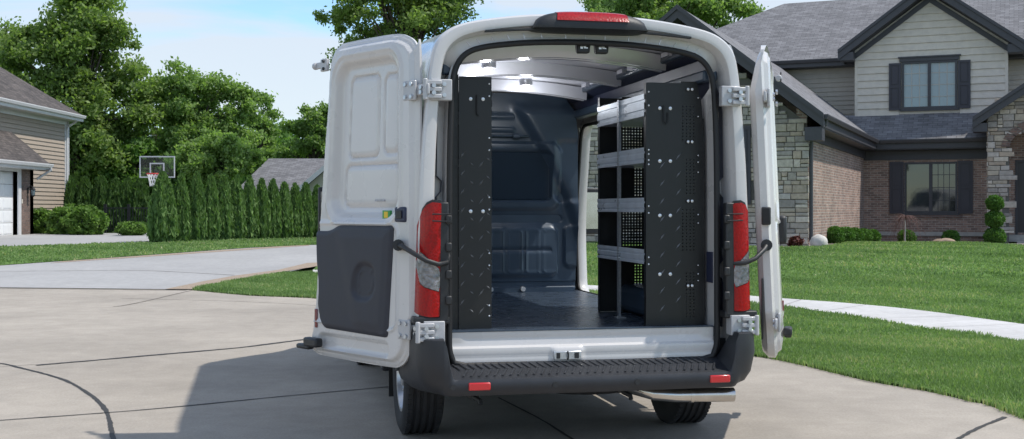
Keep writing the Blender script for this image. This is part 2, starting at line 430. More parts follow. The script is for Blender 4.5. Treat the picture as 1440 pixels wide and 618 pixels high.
CLOUD=(3.55,3.75,4.0); SKYS=.15; SUNS=2.85; EXPO=0.55
m_, nt_, p_ = nmat('clear_acrylic')
t_ = N(nt_,'ShaderNodeBsdfTransparent'); t_.inputs[0].default_value=(.93,.95,.95,1); g_ = N(nt_,'ShaderNodeBsdfGlossy', Roughness=.05); x_ = N(nt_,'ShaderNodeMixShader'); x_.inputs[0].default_value=.02
nt_.links.new(t_.outputs[0], x_.inputs[1]); nt_.links.new(g_.outputs[0], x_.inputs[2]); nt_.links.new(x_.outputs[0], nt_.nodes['Material Output'].inputs['Surface'])
M['acrylic'] = m_

# ================================================================== GROUND
def axis(lo, hi, fine_lo, fine_hi, st):
    a = list(np.arange(fine_lo, fine_hi+.01, st)); s = st; x = fine_hi
    while x < hi: s *= 1.35; x += s; a.append(x)
    s = st; x = fine_lo
    while x > lo: s *= 1.35; x -= s; a.insert(0, x)
    return a
xs = axis(-900,900,-45,40,1.0); ys = axis(-300,1500,-6,70,1.0)
vs = [(x,y,h(x,y)-.05) for y in ys for x in xs]; nx = len(xs)
fs = [(j*nx+i, j*nx+i+1, (j+1)*nx+i+1, (j+1)*nx+i) for j in range(len(ys)-1) for i in range(nx-1)]
me = bpy.data.meshes.new('ground'); me.from_pydata(vs,[],fs); me.update(); me.shade_smooth()
tagp(link('ground', me, M['earth']), kind='structure')

def sheet(name, poly, off, mat, step=.5, kind='structure'):
    V, f = cdt(poly, step)
    me = bpy.data.meshes.new(name); me.from_pydata([(a,b,h(a,b)+off) for a,b in V],[],f); me.update(); me.shade_smooth()
    return tagp(link(name, me, mat), kind=kind)
def GP(l): return [G(*p) for p in l]
def smooth_line(pts, n=6):
    out = []
    for i in range(len(pts)-1):
        p0 = pts[max(i-1,0)]; p1 = pts[i]; p2 = pts[i+1]; p3 = pts[min(i+2,len(pts)-1)]
        for k in range(n):
            t = k/n
            out.append(tuple(.5*((2*b)+(-a+c)*t+(2*a-5*b+4*c-d)*t*t+(-a+3*b-3*c+d)*t**3) for a,b,c,d in zip(p0,p1,p2,p3)))
    out.append(tuple(pts[-1])); return out

kerb = [(3.2,-9),(3.35,-3),(3.42,3)] + GP([(1440,588.5),(1366,565),(1301,550),(1226,537),(1138,516),(1096,507),(1058,501),(900,480),(700,455),(560,436),(440,419.5)])
kerb = smooth_line(kerb, 5)
ap = GP([(350,416),(270,408)])
st = kerb + ap + GP([(150,406.5),(0,405),(-200,404)]) + [(-24,14),(-26,6),(-20,-9)]
sheet('street', st, 0, M['concrete'], .7)
# driveway of the house on the left, running up behind the van
drive = GP([(-200,404),(0,405),(150,406.5),(270,408),(330,398),(400,384),(440,376),(500,356),(560,343),(435,345),(350,349),(240,357),(120,365.5),(0,374),(-200,388)])
sheet('driveway', drive, .008, M['driveway'], .6)
agg1 = GP([(232,408),(270,408),(300,401.5),(345,393),(400,383),(456,374),(456,370),(432,371),(390,381),(330,389),(285,397)])
sheet('brick_border', agg1, .016, M['aggregate'], .4)
agg2 = GP([(70,371),(200,362.5),(300,355.5),(380,350),(435,346.3),(435,344.6),(380,348),(300,353.5),(200,360.5),(90,368.2)])
sheet('brick_border', agg2, .012, M['aggregate'], .4)
gar = [(-17.7,33)]+GP([(-30,349)])+GP([(0,348),(100,345),(200,341.5),(222,339.5)])+[(-12.2,43.0),(-14,45.2),(-17.7,44.4)]
sheet('garage_driveway', gar, .008, M['driveway'], .6)
walk_lo = GP([(825,411),(960,419),(1100,433.5),(1156,441.5),(1226,452),(1301,465),(1440,484.5)])+[(6.2,8),(6.9,3),(7.2,-8)]
walk_hi = GP([(825,403.5),(960,411),(1100,422.5),(1194,425.6+4),(1301,440.5),(1440,459.5)])+[(7.3,9.5),(8.3,3),(8.7,-8)]
wl_left = GP([(440,386),(560,390),(700,398)]); wh_left = GP([(440,381.5),(560,385),(700,392)])
walk_lo = smooth_line(wl_left+walk_lo, 4); walk_hi = smooth_line(wh_left+walk_hi, 4)
sheet('sidewalk', walk_lo+walk_hi[::-1], .03, M['walk'], .5)
verge = kerb + GP([(350,416),(271,408.5),(300,402.5),(345,394),(402,384)]) + walk_lo[:]
lawn_back = [(14.5,20),(13.0,25),(12.2,27.5),(12.0,29.5),(11.9,31.2),(11.3,32.2),(10.0,32.8),(8.9,31.0),(8.0,28.6),(7.2,27.2),(5.8,26.6),(4.5,27.5),(3.5,30),(0,36),(-4,42)]
front = walk_hi[::-1] + GP([(440,381)]) + GP([(445,376.5),(505,356.5),(565,343)]) + lawn_back[::-1][:-1] + [(16,14),(18,4),(19,-8)]
upper = GP([(-220,389),(0,374.3),(120,365.8),(240,357.3),(350,349.3),(435,345.3),(560,343.2),(600,334),(440,336),(330,338.5),(222,340.2),(200,341.7),(100,345.2),(0,348.2),(-220,352)])
sheet('verge', verge, .02, M['lawn'], .4)
sheet('front_lawn', front, .02, M['lawn'], .5)
sheet('upper_lawn', upper, .02, M['lawn'], .5)
bed = lawn_back[::-1] + [(15.5,20),(24,26),(26,40),(-2,50)]
sheet('gravel_bed', bed, .0, M['mulch'], .7)
sheet('stone_path', [(12.0,27.3),(14.2,26.4),(15.4,28),(13.4,29.4)], .05, M['walk'], .4)

# tar-filled joints across the concrete
def joint(name, px, w, mat, off=.004, jit=.35):
    P = smooth_line(GP(px), 14); mb = MB(); L = []
    P = [Vector((*p,0)) for p in P]
    Q = []
    for a,b in zip(P[:-1],P[1:]):
        n = max(1,int((b-a).length/.06))
        for k in range(n): Q.append(a.lerp(b,k/n))
    Q.append(P[-1])
    for i,p in enumerate(Q):
        t = (Q[min(i+1,len(Q)-1)]-Q[max(i-1,0)]).normalized(); s = Vector((-t.y,t.x,0))
        ph = i*.21+w*900; ww = w*(1+jit*(.6*math.sin(ph*1.7)*math.sin(ph*.53)+.4*random.uniform(-1,1))); c = p+s*w*(.22*math.sin(ph*.9)+.10*random.uniform(-1,1))
        for e in (-.5,.5):
            q = c+s*ww*e; L.append((q.x,q.y,h(q.x,q.y)+off))
    n = len(Q)
    mb.add(L, [(2*i,2*i+1,2*i+3,2*i+2) for i in range(n-1)])
    tagp(mb.build(name, mat), kind='structure')
joint('road_joint', [(50,514),(150,506),(250,497),(350,488),(430,478),(520,468)], .06, M['tar'])
joint('road_joint', [(-60,508),(0,512),(30,518),(60,526),(100,539),(130,558),(150,582),(158,605),(160,640)], .030, M['tar'])
joint('road_joint', [(-60,595),(0,592),(200,577),(400,558),(600,540)], .022, M['tar'])
joint('road_joint', [(-60,517),(0,516),(50,513)], .012, M['joint'], .0035)
joint('road_joint', [(700,560),(760,590),(810,622),(860,650)], .018, M['tar'])
joint('road_joint', [(1340,622),(1375,604),(1412,587)], .030, M['tar'])
joint('road_joint', [(-100,404.6),(0,405.8),(150,407.3),(262,408.8)], .05, M['joint'])
joint('road_joint', [(-40,383),(80,382),(200,381.5),(330,388)], .03, M['joint'], .012)
joint('road_joint', [(300,401),(190,427),(160,432)], .03, M['joint'])
joint('road_joint', [(640,446),(470,432),(350,425),(170,420)], .018, M['joint'])

for k in range(len(walk_lo)):
    if k % 4 == 0 and walk_lo[k][1] < 24:
        p0 = Vector(walk_lo[k]); q0 = min(walk_hi, key=lambda q:(Vector(q)-p0).length); q0 = Vector(q0); t = (q0-p0).normalized(); s_ = Vector((-t.y,t.x))*.004
        p0 = p0+t*.01; q0 = q0-t*.01
        jm = MB(); n_=6; jm.add([(v.x,v.y,h(v.x,v.y)+.034) for i in range(n_+1) for v in (p0.lerp(q0,i/n_)-s_, p0.lerp(q0,i/n_)+s_)], [(2*i,2*i+1,2*i+3,2*i+2) for i in range(n_)])
        tagp(jm.build('sidewalk_joint', M['joint']), kind='structure')
# ================================================================== GRASS BLADES
from mathutils import bvhtree
def inpoly(P, poly): return sdf_poly(P, poly)
hv = np.vectorize(h)
def blades(name, poly, dens, hgt, wid, ymin=-1e9, ymax=1e9, clip=None, edge=.0, kind='stuff'):
    A = np.array(poly); x0,y0 = A.min(0); x1,y1 = A.max(0); y0=max(y0,ymin); y1=min(y1,ymax)
    if clip: x0=max(x0,clip[0]); x1=min(x1,clip[1])
    n = int((x1-x0)*(y1-y0)*dens); P = np.stack([RNG.uniform(x0,x1,n),RNG.uniform(y0,y1,n)],1)
    P = P[(np.abs(P[:,0]/np.maximum(P[:,1],.1)) < .60)]
    P = P[inpoly(P, poly) < edge]; n = len(P)
    if n == 0: return
    z = hv(P[:,0],P[:,1])+.015
    lump = .75+.5*np.sin(P[:,0]*3.1+np.sin(P[:,1]*2.3)*2)*np.sin(P[:,1]*2.7+P[:,0])*.5
    hh = hgt*RNG.uniform(.55,1.25,n)*lump; ww = wid*RNG.uniform(.7,1.3,n); a = RNG.uniform(0,2*PI,n); le = RNG.uniform(.1,.75,n)*hh; b = RNG.uniform(0,2*PI,n)
    dx,dy = np.cos(a)*ww/2,np.sin(a)*ww/2; lx,ly = np.cos(b)*le,np.sin(b)*le
    V = np.empty((n,5,3))
    V[:,0]=np.stack([P[:,0]-dx,P[:,1]-dy,z-.01],1); V[:,1]=np.stack([P[:,0]+dx,P[:,1]+dy,z-.01],1)
    V[:,2]=np.stack([P[:,0]+dx*.8+lx*.35,P[:,1]+dy*.8+ly*.35,z+hh*.55],1); V[:,3]=np.stack([P[:,0]-dx*.8+lx*.35,P[:,1]-dy*.8+ly*.35,z+hh*.55],1)
    V[:,4]=np.stack([P[:,0]+lx,P[:,1]+ly,z+hh],1)
    me = bpy.data.meshes.new(name); me.vertices.add(n*5); me.vertices.foreach_set('co', V.ravel())
    idx = np.arange(n)[:,None]*5
    li = np.concatenate([idx+np.array([[0,1,2,3]]), idx+np.array([[3,2,4]])],1).ravel()
    ls = np.stack([np.arange(n)*7, np.arange(n)*7+4],1).ravel(); lt = np.tile([4,3],n)
    me.loops.add(len(li)); me.loops.foreach_set('vertex_index', li.astype(np.int32))
    me.polygons.add(2*n); me.polygons.foreach_set('loop_start', ls.astype(np.int32)); me.polygons.foreach_set('loop_total', lt.astype(np.int32))
    me.update(calc_edges=True)
    t = np.clip(.48+.16*np.sin(P[:,0]*.9+P[:,1]*.35)*np.sin(P[:,1]*.8-P[:,0]*.5)+.13*np.sin(P[:,0]*3.7+1.3*np.sin(P[:,1]*2.1))*np.sin(P[:,1]*3.1+P[:,0])+.10*np.sign(np.sin((P[:,0]*.45+P[:,1])*PI/1.1))+RNG.normal(0,.22,n),0,1)
    at = me.attributes.new('tint','FLOAT','FACE'); at.data.foreach_set('value', np.repeat(t,2).astype(np.float32))
    return tagp(link(name, me, M['blade']), kind=kind)
QG = globals().get('QG', 1.0)
o = blades('grass', verge, 5200*QG, .050, .008, 6.5, 12.5, edge=.045)
o = blades('grass', verge, 2200*QG, .055, .013, 12.5, 26, edge=.045)
o = blades('grass', front, 1500*QG, .050, .014, 11, 20, clip=(-4,14), edge=.02)
o = blades('grass', front, 520*QG, .055, .026, 20, 33, clip=(-4,14), edge=.03)
o = blades('grass', upper, 260*QG, .06, .035, 20, 44, clip=(-17,0), edge=.03)

# ================================================================== FOLIAGE
def leaves(name, C, size, mat, parent, asp=1.6, tint=None, up=0, align=None):
    """many leaf faces at points C (n,3)"""
    n = len(C); 
    a = RNG.normal(size=(n,3)); 
    if align is not None: a = a*.45+np.array(align)
    a /= np.linalg.norm(a,axis=1)[:,None]
    b = RNG.normal(size=(n,3)); b[:,2] *= (1-up); b -= a*(a*b).sum(1)[:,None]; b /= np.linalg.norm(b,axis=1)[:,None]
    s = (size*RNG.uniform(.6,1.3,n))[:,None]
    V = np.stack([C-a*s*asp*.5, C+b*s*.45-a*s*.05, C+a*s*asp*.5, C-b*s*.45-a*s*.05],1)
    me = bpy.data.meshes.new(name); me.vertices.add(n*4); me.vertices.foreach_set('co', V.ravel())
    me.loops.add(n*4); me.loops.foreach_set('vertex_index', np.arange(n*4,dtype=np.int32))
    me.polygons.add(n); me.polygons.foreach_set('loop_start', np.arange(n,dtype=np.int32)*4); me.polygons.foreach_set('loop_total', np.full(n,4,np.int32))
    me.update(calc_edges=True)
    t = np.clip((RNG.normal(.5,.22,n) if tint is None else tint),0,1)
    at = me.attributes.new('tint','FLOAT','FACE'); at.data.foreach_set('value', t.astype(np.float32))
    return link(name, me, mat, parent)
def tree(name, label, x, y, z0, ztop, lobes, nleaf, size, mat, trunk_r=.22, group=None, seed=1, clump=(.5,1.1), nclump=70, trunk_top=None):
    """lobes: list of (dx,dy,z,rx,ry,rz) relative to trunk foot"""
    global RNG
    R0 = np.random.default_rng(seed); RNG = R0
    b = h(x,y) if z0 is None else z0
    t = thing(name, label, 'tree', (x,y,b), 0, group)
    L = np.array(lobes, float); vol = L[:,3]*L[:,4]*L[:,5]; vol = vol**.67/ (vol**.67).sum()
    cl = []
    for l,w in zip(L,vol):
        k = max(3,int(nclump*w)); 
        q = R0.normal(size=(k,3)); q /= np.linalg.norm(q,axis=1)[:,None]; q *= R0.uniform(.45,1.05,(k,1))**.6
        cl.append(q*l[3:6]+l[:3])
    cl = np.concatenate(cl); K = len(cl)
    r = R0.uniform(clump[0],clump[1],K); w = r**2; w /= w.sum()
    C = []; T = []
    for c,ri,wi in zip(cl,r,w):
        k = int(nleaf*wi*.72); 
        # a clump is a few sprigs, not a ball
        ns = max(3,int(7*ri)); sp = R0.normal(size=(ns,3)); sp /= np.linalg.norm(sp,axis=1)[:,None]; sp[:,2] = np.abs(sp[:,2])*.6-.12; sp *= ri*R0.uniform(.5,1.1,(ns,1))
        pick = R0.integers(0,ns,k); f = R0.uniform(.1,1,k)[:,None]**.6
        p = sp[pick]*f + R0.normal(size=(k,3))*ri*.20
        C.append(c+p); T.append(np.full(k, R0.normal(.5,.12))+R0.normal(0,.16,k))
    C = np.concatenate(C); T = np.concatenate(T)
    leaves('crown', C, size, mat, t, tint=T)
    # trunk and limbs
    mb = MB(); zt = trunk_top or (L[:,2].mean())
    pts = [(0,0,-.2),(.05,0,zt*.3),(-.08,.05,zt*.65),(.05,0,zt)]
    mb.tube(pts, [trunk_r*1.25,trunk_r,trunk_r*.75,trunk_r*.4], 10)
    for c in cl[R0.permutation(K)[:min(K,34)]]:
        s = R0.uniform(.4,.98); z = min(zt*s, max(c[2]-.5,zt*.35)); a = Vector((.05,0,z)); e = Vector(c); m = a.lerp(e,.5)+Vector((0,0,(e-a).length*.10))
        mb.tube([a,m,e], [trunk_r*.34,trunk_r*.2,trunk_r*.06], 6)
    mb.build('trunk', M['bark'], t, smooth=60, uv=False)
    return t
def cedar(name, label, x, y, H, R, n=5200, mat='leaf_cedar', seed=1, group=None, size=.075):
    global RNG
    RNG = np.random.default_rng(seed)
    t = thing(name, label, 'shrub', (x,y,h(x,y)), RNG.uniform(0,6), group)
    z = RNG.uniform(0,1,n)**.9; th = RNG.uniform(0,2*PI,n)
    prof = lambda z: np.where(z<.12, .72+z*2.3, np.clip(1-((z-.12)/.88)**1.9,0,1)**.62)
    lump = 1+.09*np.sin(th*6+seed)+.05*np.sin(th*11+z*5)+.04*np.sin(z*23+th*3)
    rr = R*prof(z)*lump*RNG.uniform(.72,1.06,n)
    C = np.stack([rr*np.cos(th),rr*np.sin(th),z*H*.985+.03],1)
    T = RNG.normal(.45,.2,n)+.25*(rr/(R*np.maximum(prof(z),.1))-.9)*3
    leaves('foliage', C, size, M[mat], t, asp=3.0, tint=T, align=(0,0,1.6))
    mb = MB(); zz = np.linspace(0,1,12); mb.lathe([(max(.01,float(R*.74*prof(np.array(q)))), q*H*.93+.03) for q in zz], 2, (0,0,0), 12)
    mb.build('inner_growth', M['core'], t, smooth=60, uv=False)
    MB().cyl((0,0,-.15),(0,0,.5),.05,8).build('trunk', M['bark'], t, uv=False)
    return t
def ballbush(name, label, x, y, r, n=2600, mat='leaf_box', seed=1, group=None, cat='shrub', size=.035, z=None, parent=None, flat=.92, part='foliage', lum=.06):
    global RNG
    RNG = np.random.default_rng(seed)
    t = parent or thing(name, label, cat, (x,y,h(x,y)), 0, group)
    c = np.array([0,0,z if z is not None else r*flat*.85])
    q = RNG.normal(size=(n,3)); q /= np.linalg.norm(q,axis=1)[:,None]
    lump = 1+lum*np.sin(q[:,0]*5+seed)*np.sin(q[:,2]*6+seed*2)+lum*np.sin(q[:,1]*9+seed)
    C = q*(r*lump*RNG.uniform(.80,1.05,n))[:,None]*np.array([1,1,flat])+c
    o = leaves(part, C, size, M[mat], t, asp=1.8)
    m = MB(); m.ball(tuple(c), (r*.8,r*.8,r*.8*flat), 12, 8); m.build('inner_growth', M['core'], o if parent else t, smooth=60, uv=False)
    return t

def px2(px, d): return (px-720)/F*d
def zz(py, d): return CAMH+(HY-py)/F*d
def ptree(name, label, px, d, lob, **k):
    """lob: (px, py, rpx, rpy) in photo pixels, at real depth d"""
    x = px2(px,d); b = h(x,d)
    lobes = [((p-px)/F*d, random.uniform(-.25,.25)*rx/F*d*2, zz(py,d)-b, rx/F*d, rx/F*d*.95, ry/F*d) for p,py,rx,ry in lob]
    return tree(name, label, x, d, b, None, lobes, **k)
QL = globals().get('QL', 1.0)
ptree('maple_tree','tall broad maple tree rising behind the tan siding house', 108, 62,
  [(112,40,48,44),(60,100,50,50),(150,95,52,55),(105,150,75,60),(160,190,50,60),(80,215,60,50),(185,125,32,35),(118,8,28,18),(40,70,32,28),(205,150,20,22),(150,245,55,35),(100,70,50,45)],
  nleaf=int(85000*QL), size=.155, mat=M['leaf_maple'], trunk_r=.34, seed=3, nclump=150, clump=(.6,1.5), trunk_top=7)
ptree('tree','leafy tree at the far left edge above the roof of the tan house', 2, 66,
  [(0,75,40,30),(20,110,45,45),(-40,90,50,45),(10,170,60,60)], nleaf=int(22000*QL), size=.16, mat=M['leaf_maple'], trunk_r=.3, seed=4, nclump=60, clump=(.6,1.3), group=None)
ptree('tree','tall fresh green tree with a pointed top in the middle of the left group', 272, 64,
  [(262,115,22,28),(280,150,42,35),(255,175,42,45),(310,165,40,38),(290,210,62,45),(340,150,30,30),(325,125,16,14)], nleaf=int(48000*QL), size=.135, mat=M['leaf_mid'], trunk_r=.26, seed=5, nclump=110, clump=(.5,1.2))
ptree('tree','airy tree at the right end of the left group above the grey roof', 366, 80,
  [(368,165,20,30),(355,200,30,35),(372,230,25,25),(340,220,30,30)], nleaf=int(17000*QL), size=.16, mat=M['leaf_mid'], trunk_r=.18, seed=6, nclump=50, clump=(.4,.9))
ptree('willow_tree','small feathery tree just behind the tall hedge', 312, 50,
  [(312,205,32,25),(285,225,25,20),(340,220,28,24),(312,240,48,22)], nleaf=int(26000*QL), size=.11, mat=M['leaf_mid'], trunk_r=.15, seed=7, nclump=70, clump=(.35,.7))
ptree('tree','sparse yellowish tree between the maple and the pointed tree', 222, 70,
  [(218,140,18,35),(225,190,28,35),(240,225,28,25),(200,220,25,30)], nleaf=int(9000*QL), size=.15, mat=M['leaf_pale'], trunk_r=.16, seed=8, nclump=60, clump=(.3,.9))
ptree('tree','low dark tree filling the gap behind the basketball hoop', 215, 62,
  [(200,235,40,30),(240,240,40,28),(165,255,45,30),(270,245,40,25)], nleaf=int(26000*QL), size=.18, mat=M['leaf_dark'], trunk_r=.2, seed=9, nclump=80, clump=(.5,1.1))
ptree('tree','light green tree beside the open left van door', 440, 78,
  [(442,165,26,24),(425,190,25,20),(455,200,35,30),(412,212,22,14),(480,180,40,40)], nleaf=int(26000*QL), size=.16, mat=M['leaf_mid'], trunk_r=.2, seed=10, nclump=60, clump=(.4,.95))
ptree('tree','low dark tree peeping over the grey roof', 405, 84,
  [(395,215,25,16),(430,218,35,14),(370,222,22,14)], nleaf=int(14000*QL), size=.18, mat=M['leaf_dark'], trunk_r=.2, seed=11, nclump=50, clump=(.5,1.0))
ptree('tree','large tree towering over the left side of the van roof', 570, 46,
  [(475,30,34,30),(520,0,60,40),(580,-30,80,50),(640,0,48,28),(560,30,70,40),(600,60,70,50),(500,60,45,18),(540,-90,80,60),(650,-60,60,50),(520,90,50,40)], nleaf=int(60000*QL), size=.105, mat=M['leaf_maple'], trunk_r=.28, seed=12, nclump=130, clump=(.45,1.05), trunk_top=9)
ptree('tree','wide tree above the right half of the van roof behind the brick house', 930, 70,
  [(850,10,45,22),(930,5,60,28),(1000,5,50,25),(960,30,70,25),(900,-25,60,35),(1000,-20,45,25),(1040,15,22,18),(880,40,60,30)], nleaf=int(60000*QL), size=.155, mat=M['leaf_mid'], trunk_r=.34, seed=13, nclump=130, clump=(.5,1.2), trunk_top=11)
# far tree line
RNG = np.random.default_rng(99); nw = int(70000*QL)
wx = RNG.uniform(-110,110,nw); wt = 6.0+1.6*np.sin(wx*.21)+1.1*np.sin(wx*.53+1)+.8*np.sin(wx*1.3)
wz = wt*RNG.uniform(0,1,nw)**.6; wyy = 118+7*np.sin(wx*.3)+RNG.normal(0,1.6,nw)
tagp(leaves('far_woods', np.stack([wx,wyy,wz+.4],1), .55, M['leaf_dark'], None), kind='stuff')
# hedge of arborvitae
hx = [(229,337,246),(255,337,250),(277,337,246),(297,337,250),(315,337.5,249),(333,337.5,252),(351,338,251),(368,338,255),(384,338,256),(400,338,260),(415,338,262),(430,338,261),(446,338,264)]
ords = ['first','second','third','fourth','fifth','sixth','seventh','eighth','ninth','tenth','eleventh','twelfth','thirteenth']
for i,(px,pb,pt) in enumerate(hx):
    d = 34.0+i*.35; x = px2(px,d); H = zz(pt,d)-h(x,d); R = (20 if i==0 else 12.6-.15*i)/F*d*.98
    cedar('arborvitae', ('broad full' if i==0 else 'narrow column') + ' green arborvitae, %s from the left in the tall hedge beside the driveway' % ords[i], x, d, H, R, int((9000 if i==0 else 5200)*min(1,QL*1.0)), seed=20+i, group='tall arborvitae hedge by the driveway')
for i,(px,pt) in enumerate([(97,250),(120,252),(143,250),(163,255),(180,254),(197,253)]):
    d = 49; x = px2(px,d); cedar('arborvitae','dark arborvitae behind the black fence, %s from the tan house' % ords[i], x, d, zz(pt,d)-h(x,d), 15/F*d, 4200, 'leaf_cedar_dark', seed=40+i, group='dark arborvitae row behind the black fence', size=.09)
# shrubs by the left house
for i,(px,d,rp,lb) in enumerate([(62,44,20,'dark leafy shrub against the brick base of the tan house'),(95,43,24,'loose green shrub in the middle of the bed by the tan house'),(122,42,25,'bright green bushy shrub nearest the black fence')]):
    x = px2(px,d); r = rp/F*d
    ballbush('shrub', lb, x, d, r, 4200, 'leaf_shrub', 50+i, 'shrubs by the tan house', size=.09, flat=.85, lum=.16)
x = px2(186,41); ballbush('shrub','low flat green shrub in front of the black fence', x, 41, .52, 2600, 'leaf_shrub', 55, None, size=.06, flat=.5, lum=.1)
# boxwoods by the brick house
for i,(px,d,rp) in enumerate([(1174,31.0,12.5),(1189,32.2,12),(1203,33.4,11.5),(1215,34.6,11),(1227,35.8,10.5)]):
    x = px2(px,d); r = rp/F*d*1.03
    ballbush('boxwood','clipped round boxwood, %s in the row running back along the brick side wall' % ['front','second','third','fourth','rearmost'][i], x, d, r, 3600, seed=60+i, group='boxwoods along the brick side wall', size=.040, flat=1.0, lum=.03)
for px,d,rp,lb in [(1275,35,11.5,'clipped round boxwood under the window behind the bare little tree'),(1337,35,11,'clipped round boxwood beside the flat tan rock')]:
    x = px2(px,d); ballbush('boxwood', lb, x, d, rp/F*d, 3600, seed=px, size=.045)
d = 33; x = px2(1399,d)
tp = thing('topiary','three-ball topiary bush standing in front of the stone porch pier','topiary',(x,d,h(x,d)))
for k,(py,rp) in enumerate([(334,14),(308.5,12.3),(286,11.3)]):
    ballbush('', '', x, d, rp/F*d, 3200, seed=80+k, z=zz(py,d)-h(x,d), parent=tp, size=.04, part='foliage_ball', flat=.95)
MB().cyl((0,0,-.1),(0,0,zz(286,d)-h(x,d)),.025,8).build('stem', M['bark'], tp, uv=False)
# weeping bare little tree
d = 33; x = px2(1272,d); tw = thing('weeping_tree','thin bare weeping tree with drooping reddish twigs under the window','tree',(x,d,h(x,d)))
mb = MB(); mb.tube([(0,0,-.1),(.02,0,.5),(-.01,0,zz(303,d)-h(x,d))],[.028,.022,.014],8); mb.build('trunk', M['limestone'], tw, uv=False)
mb = MB(); R0 = random.Random(5); zt = zz(304,d)-h(x,d)
for k in range(70):
    a = R0.uniform(0,2*PI); L = R0.uniform(.2,.58); dr = R0.uniform(.1,.75); z0 = zt-R0.uniform(0,.12)
    pts = [(L*math.cos(a)*t, L*math.sin(a)*t, z0+.10*math.sin(t*PI)*(1-dr*.3)-dr*t**2.2) for t in (0,.25,.5,.75,1)]
    mb.tube(pts,[.007,.005,.004,.003,.002],4,caps=False)
mb.build('twigs', plain('reddish_twigs',(.16,.09,.08),.8), tw, uv=False)
x = px2(1103,28.0); ballbush('barberry','small dark red plant at the foot of the stone wall', x, 26.9, .14, 900, 'leaf_red', 91, None, 'plant', size=.05, lum=.2)
def rock(name, label, px, py, d, r, mat, seed):
    x = px2(px,d); m = MB(); m.ball((0,0,0), (1,1,1), 14, 9); R1 = random.Random(seed)
    ph = [R1.uniform(0,6) for _ in range(6)]
    v = []
    for a,b,c in m.v:
        k = 1+.12*math.sin(a*3+ph[0])+.1*math.sin(b*4+ph[1])+.1*math.sin(c*3+ph[2])+.05*math.sin(a*8+c*7+ph[3])
        v.append((a*k*r[0],b*k*r[1],c*k*r[2]))
    m.v = v; o = m.build(name, mat, None, smooth=60, uv=False); o.location = (x,d,h(x,d)+r[2]*.55)
    tagp(o, label, 'rock')
rock('boulder','pale white boulder at the corner of the stone wall by the downspout',1151,341,27.6,(.25,.22,.17),M['rock'],1)
rock('flat_rock','flat tan rock lying beside the boxwood under the window',1328,342,33,(.28,.2,.10),M['rock_tan'],2)

# black fence behind the shrubs
fr = thing('metal_fence','low black metal picket fence behind the shrubs','fence',(px2(148,45.5),45.5,h(px2(148,45.5),45.5)))
W_ = px2(214,45.5)-px2(148,45.5)
m = MB(); 
for k in range(18): m.box(W_*k/17-.012,W_*k/17+.012,-.01,.01,.05,1.0)
each(m,'picket', M['iron'], fr, uv=False)
for k in (0,.5,1): MB().box(W_*k-.05,W_*k+.05,-.05,.05,0,1.12).build('post', M['iron'], fr, uv=False)
for z in (.15,.95): MB().box(0,W_,-.018,.018,z,z+.04).build('rail', M['iron'], fr, uv=False)

# basketball hoop
d = 40; x = px2(221,d); z0 = h(x,d); bh = thing('basketball_hoop','clear backboard basketball hoop with red rim rising above the hedge','basketball hoop',(x,d,z0))
zt = zz(221.5,d)-z0; zb = zz(248.5,d)-z0; w = 23.5/F*d
pn = MB().box(-w,w,0,.02,zb,zt).build('backboard', M['acrylic'], bh, uv=False)
m = MB(); t = .03; m.box(-w-t,w+t,-.015,.035,zt,zt+t*1.4); m.box(-w-t,w+t,-.015,.035,zb-t*1.4,zb); m.box(-w-t,-w,-.015,.035,zb,zt); m.box(w,w+t,-.015,.035,zb,zt)
m.build('board_frame', M['white_trim'], bh, uv=False)
m = MB(); a=.25; q0=zb+.05; q1=zb+.42; m.box(-a,a,-.02,-.003,q1,q1+.045); m.box(-a,-a+.045,-.02,-.003,q0,q1); m.box(a-.045,a,-.02,-.003,q0,q1); m.box(-a+.045,a-.045,-.02,-.003,q0-.04,q0)
m.build('target_square', M['white_trim'], bh, uv=False)
rz = zb+.08; m = MB(); m.tube([(.23*math.cos(k*PI/12), -.38+.23*math.sin(k*PI/12), rz) for k in range(24)], .02, 8, closed=True); m.box(-.08,.08,-.15,-.02,rz-.08,rz+.02)
rm = m.build('hoop_rim', M['rimred'], bh, uv=False)
m = MB()
for k in range(12):
    for s in (1,-1):
        pts = []
        for j in range(6):
            t = j/5; r = .22-.10*t**.7; a = k*PI/6+s*t*.8; pts.append((r*math.cos(a), -.38+r*math.sin(a), rz-.42*t))
        m.tube(pts, .011, 4, caps=False)
m.build('net', M['net'], rm, uv=False)
m = MB(); m.tube([(0,1.1,-.1),(0,1.1,1.8),(0,1.05,2.2)], .07, 10); m.tube([(0,1.05,2.1),(-.1,.1,zb+.2)], .035, 8); m.tube([(0,1.05,2.1),(.1,.1,zt-.15)], .035, 8)
m.build('pole', M['iron'], bh, uv=False)
# ================================================================== RIGHT HOUSE
HA = math.radians(-23.3)
GZ = .30
HR = thing('brick_house','large brick and stone house with grey shingle roofs and charcoal trim across the lawn','house',(11.52,38.4,GZ),HA)
class HB(MB):
    def build(s, name, mat, parent=HR, **k):
        s.v = [(a,b,c-GZ) for a,b,c in s.v]
        return super().build(name, mat, parent, **k)
def hb(): return HB()
def slab(mb, pts, th=.12):
    """roof plane: polygon (counter-clockwise from above) with thickness downwards"""
    n = len(pts); n3 = Vector((0,0,0))
    for i in range(n): n3 += Vector(pts[i]).cross(Vector(pts[(i+1)%n]))
    if n3.z < 0: pts = pts[::-1]; n3 = -n3
    n3.normalize(); lo = [tuple(Vector(p)-n3*th) for p in pts]
    fs = [tuple(range(n)), tuple(range(2*n-1,n-1,-1))] + [((i+1)%n, i, i+n, (i+1)%n+n) for i in range(n)]
    return mb.add(list(pts)+lo, fs)
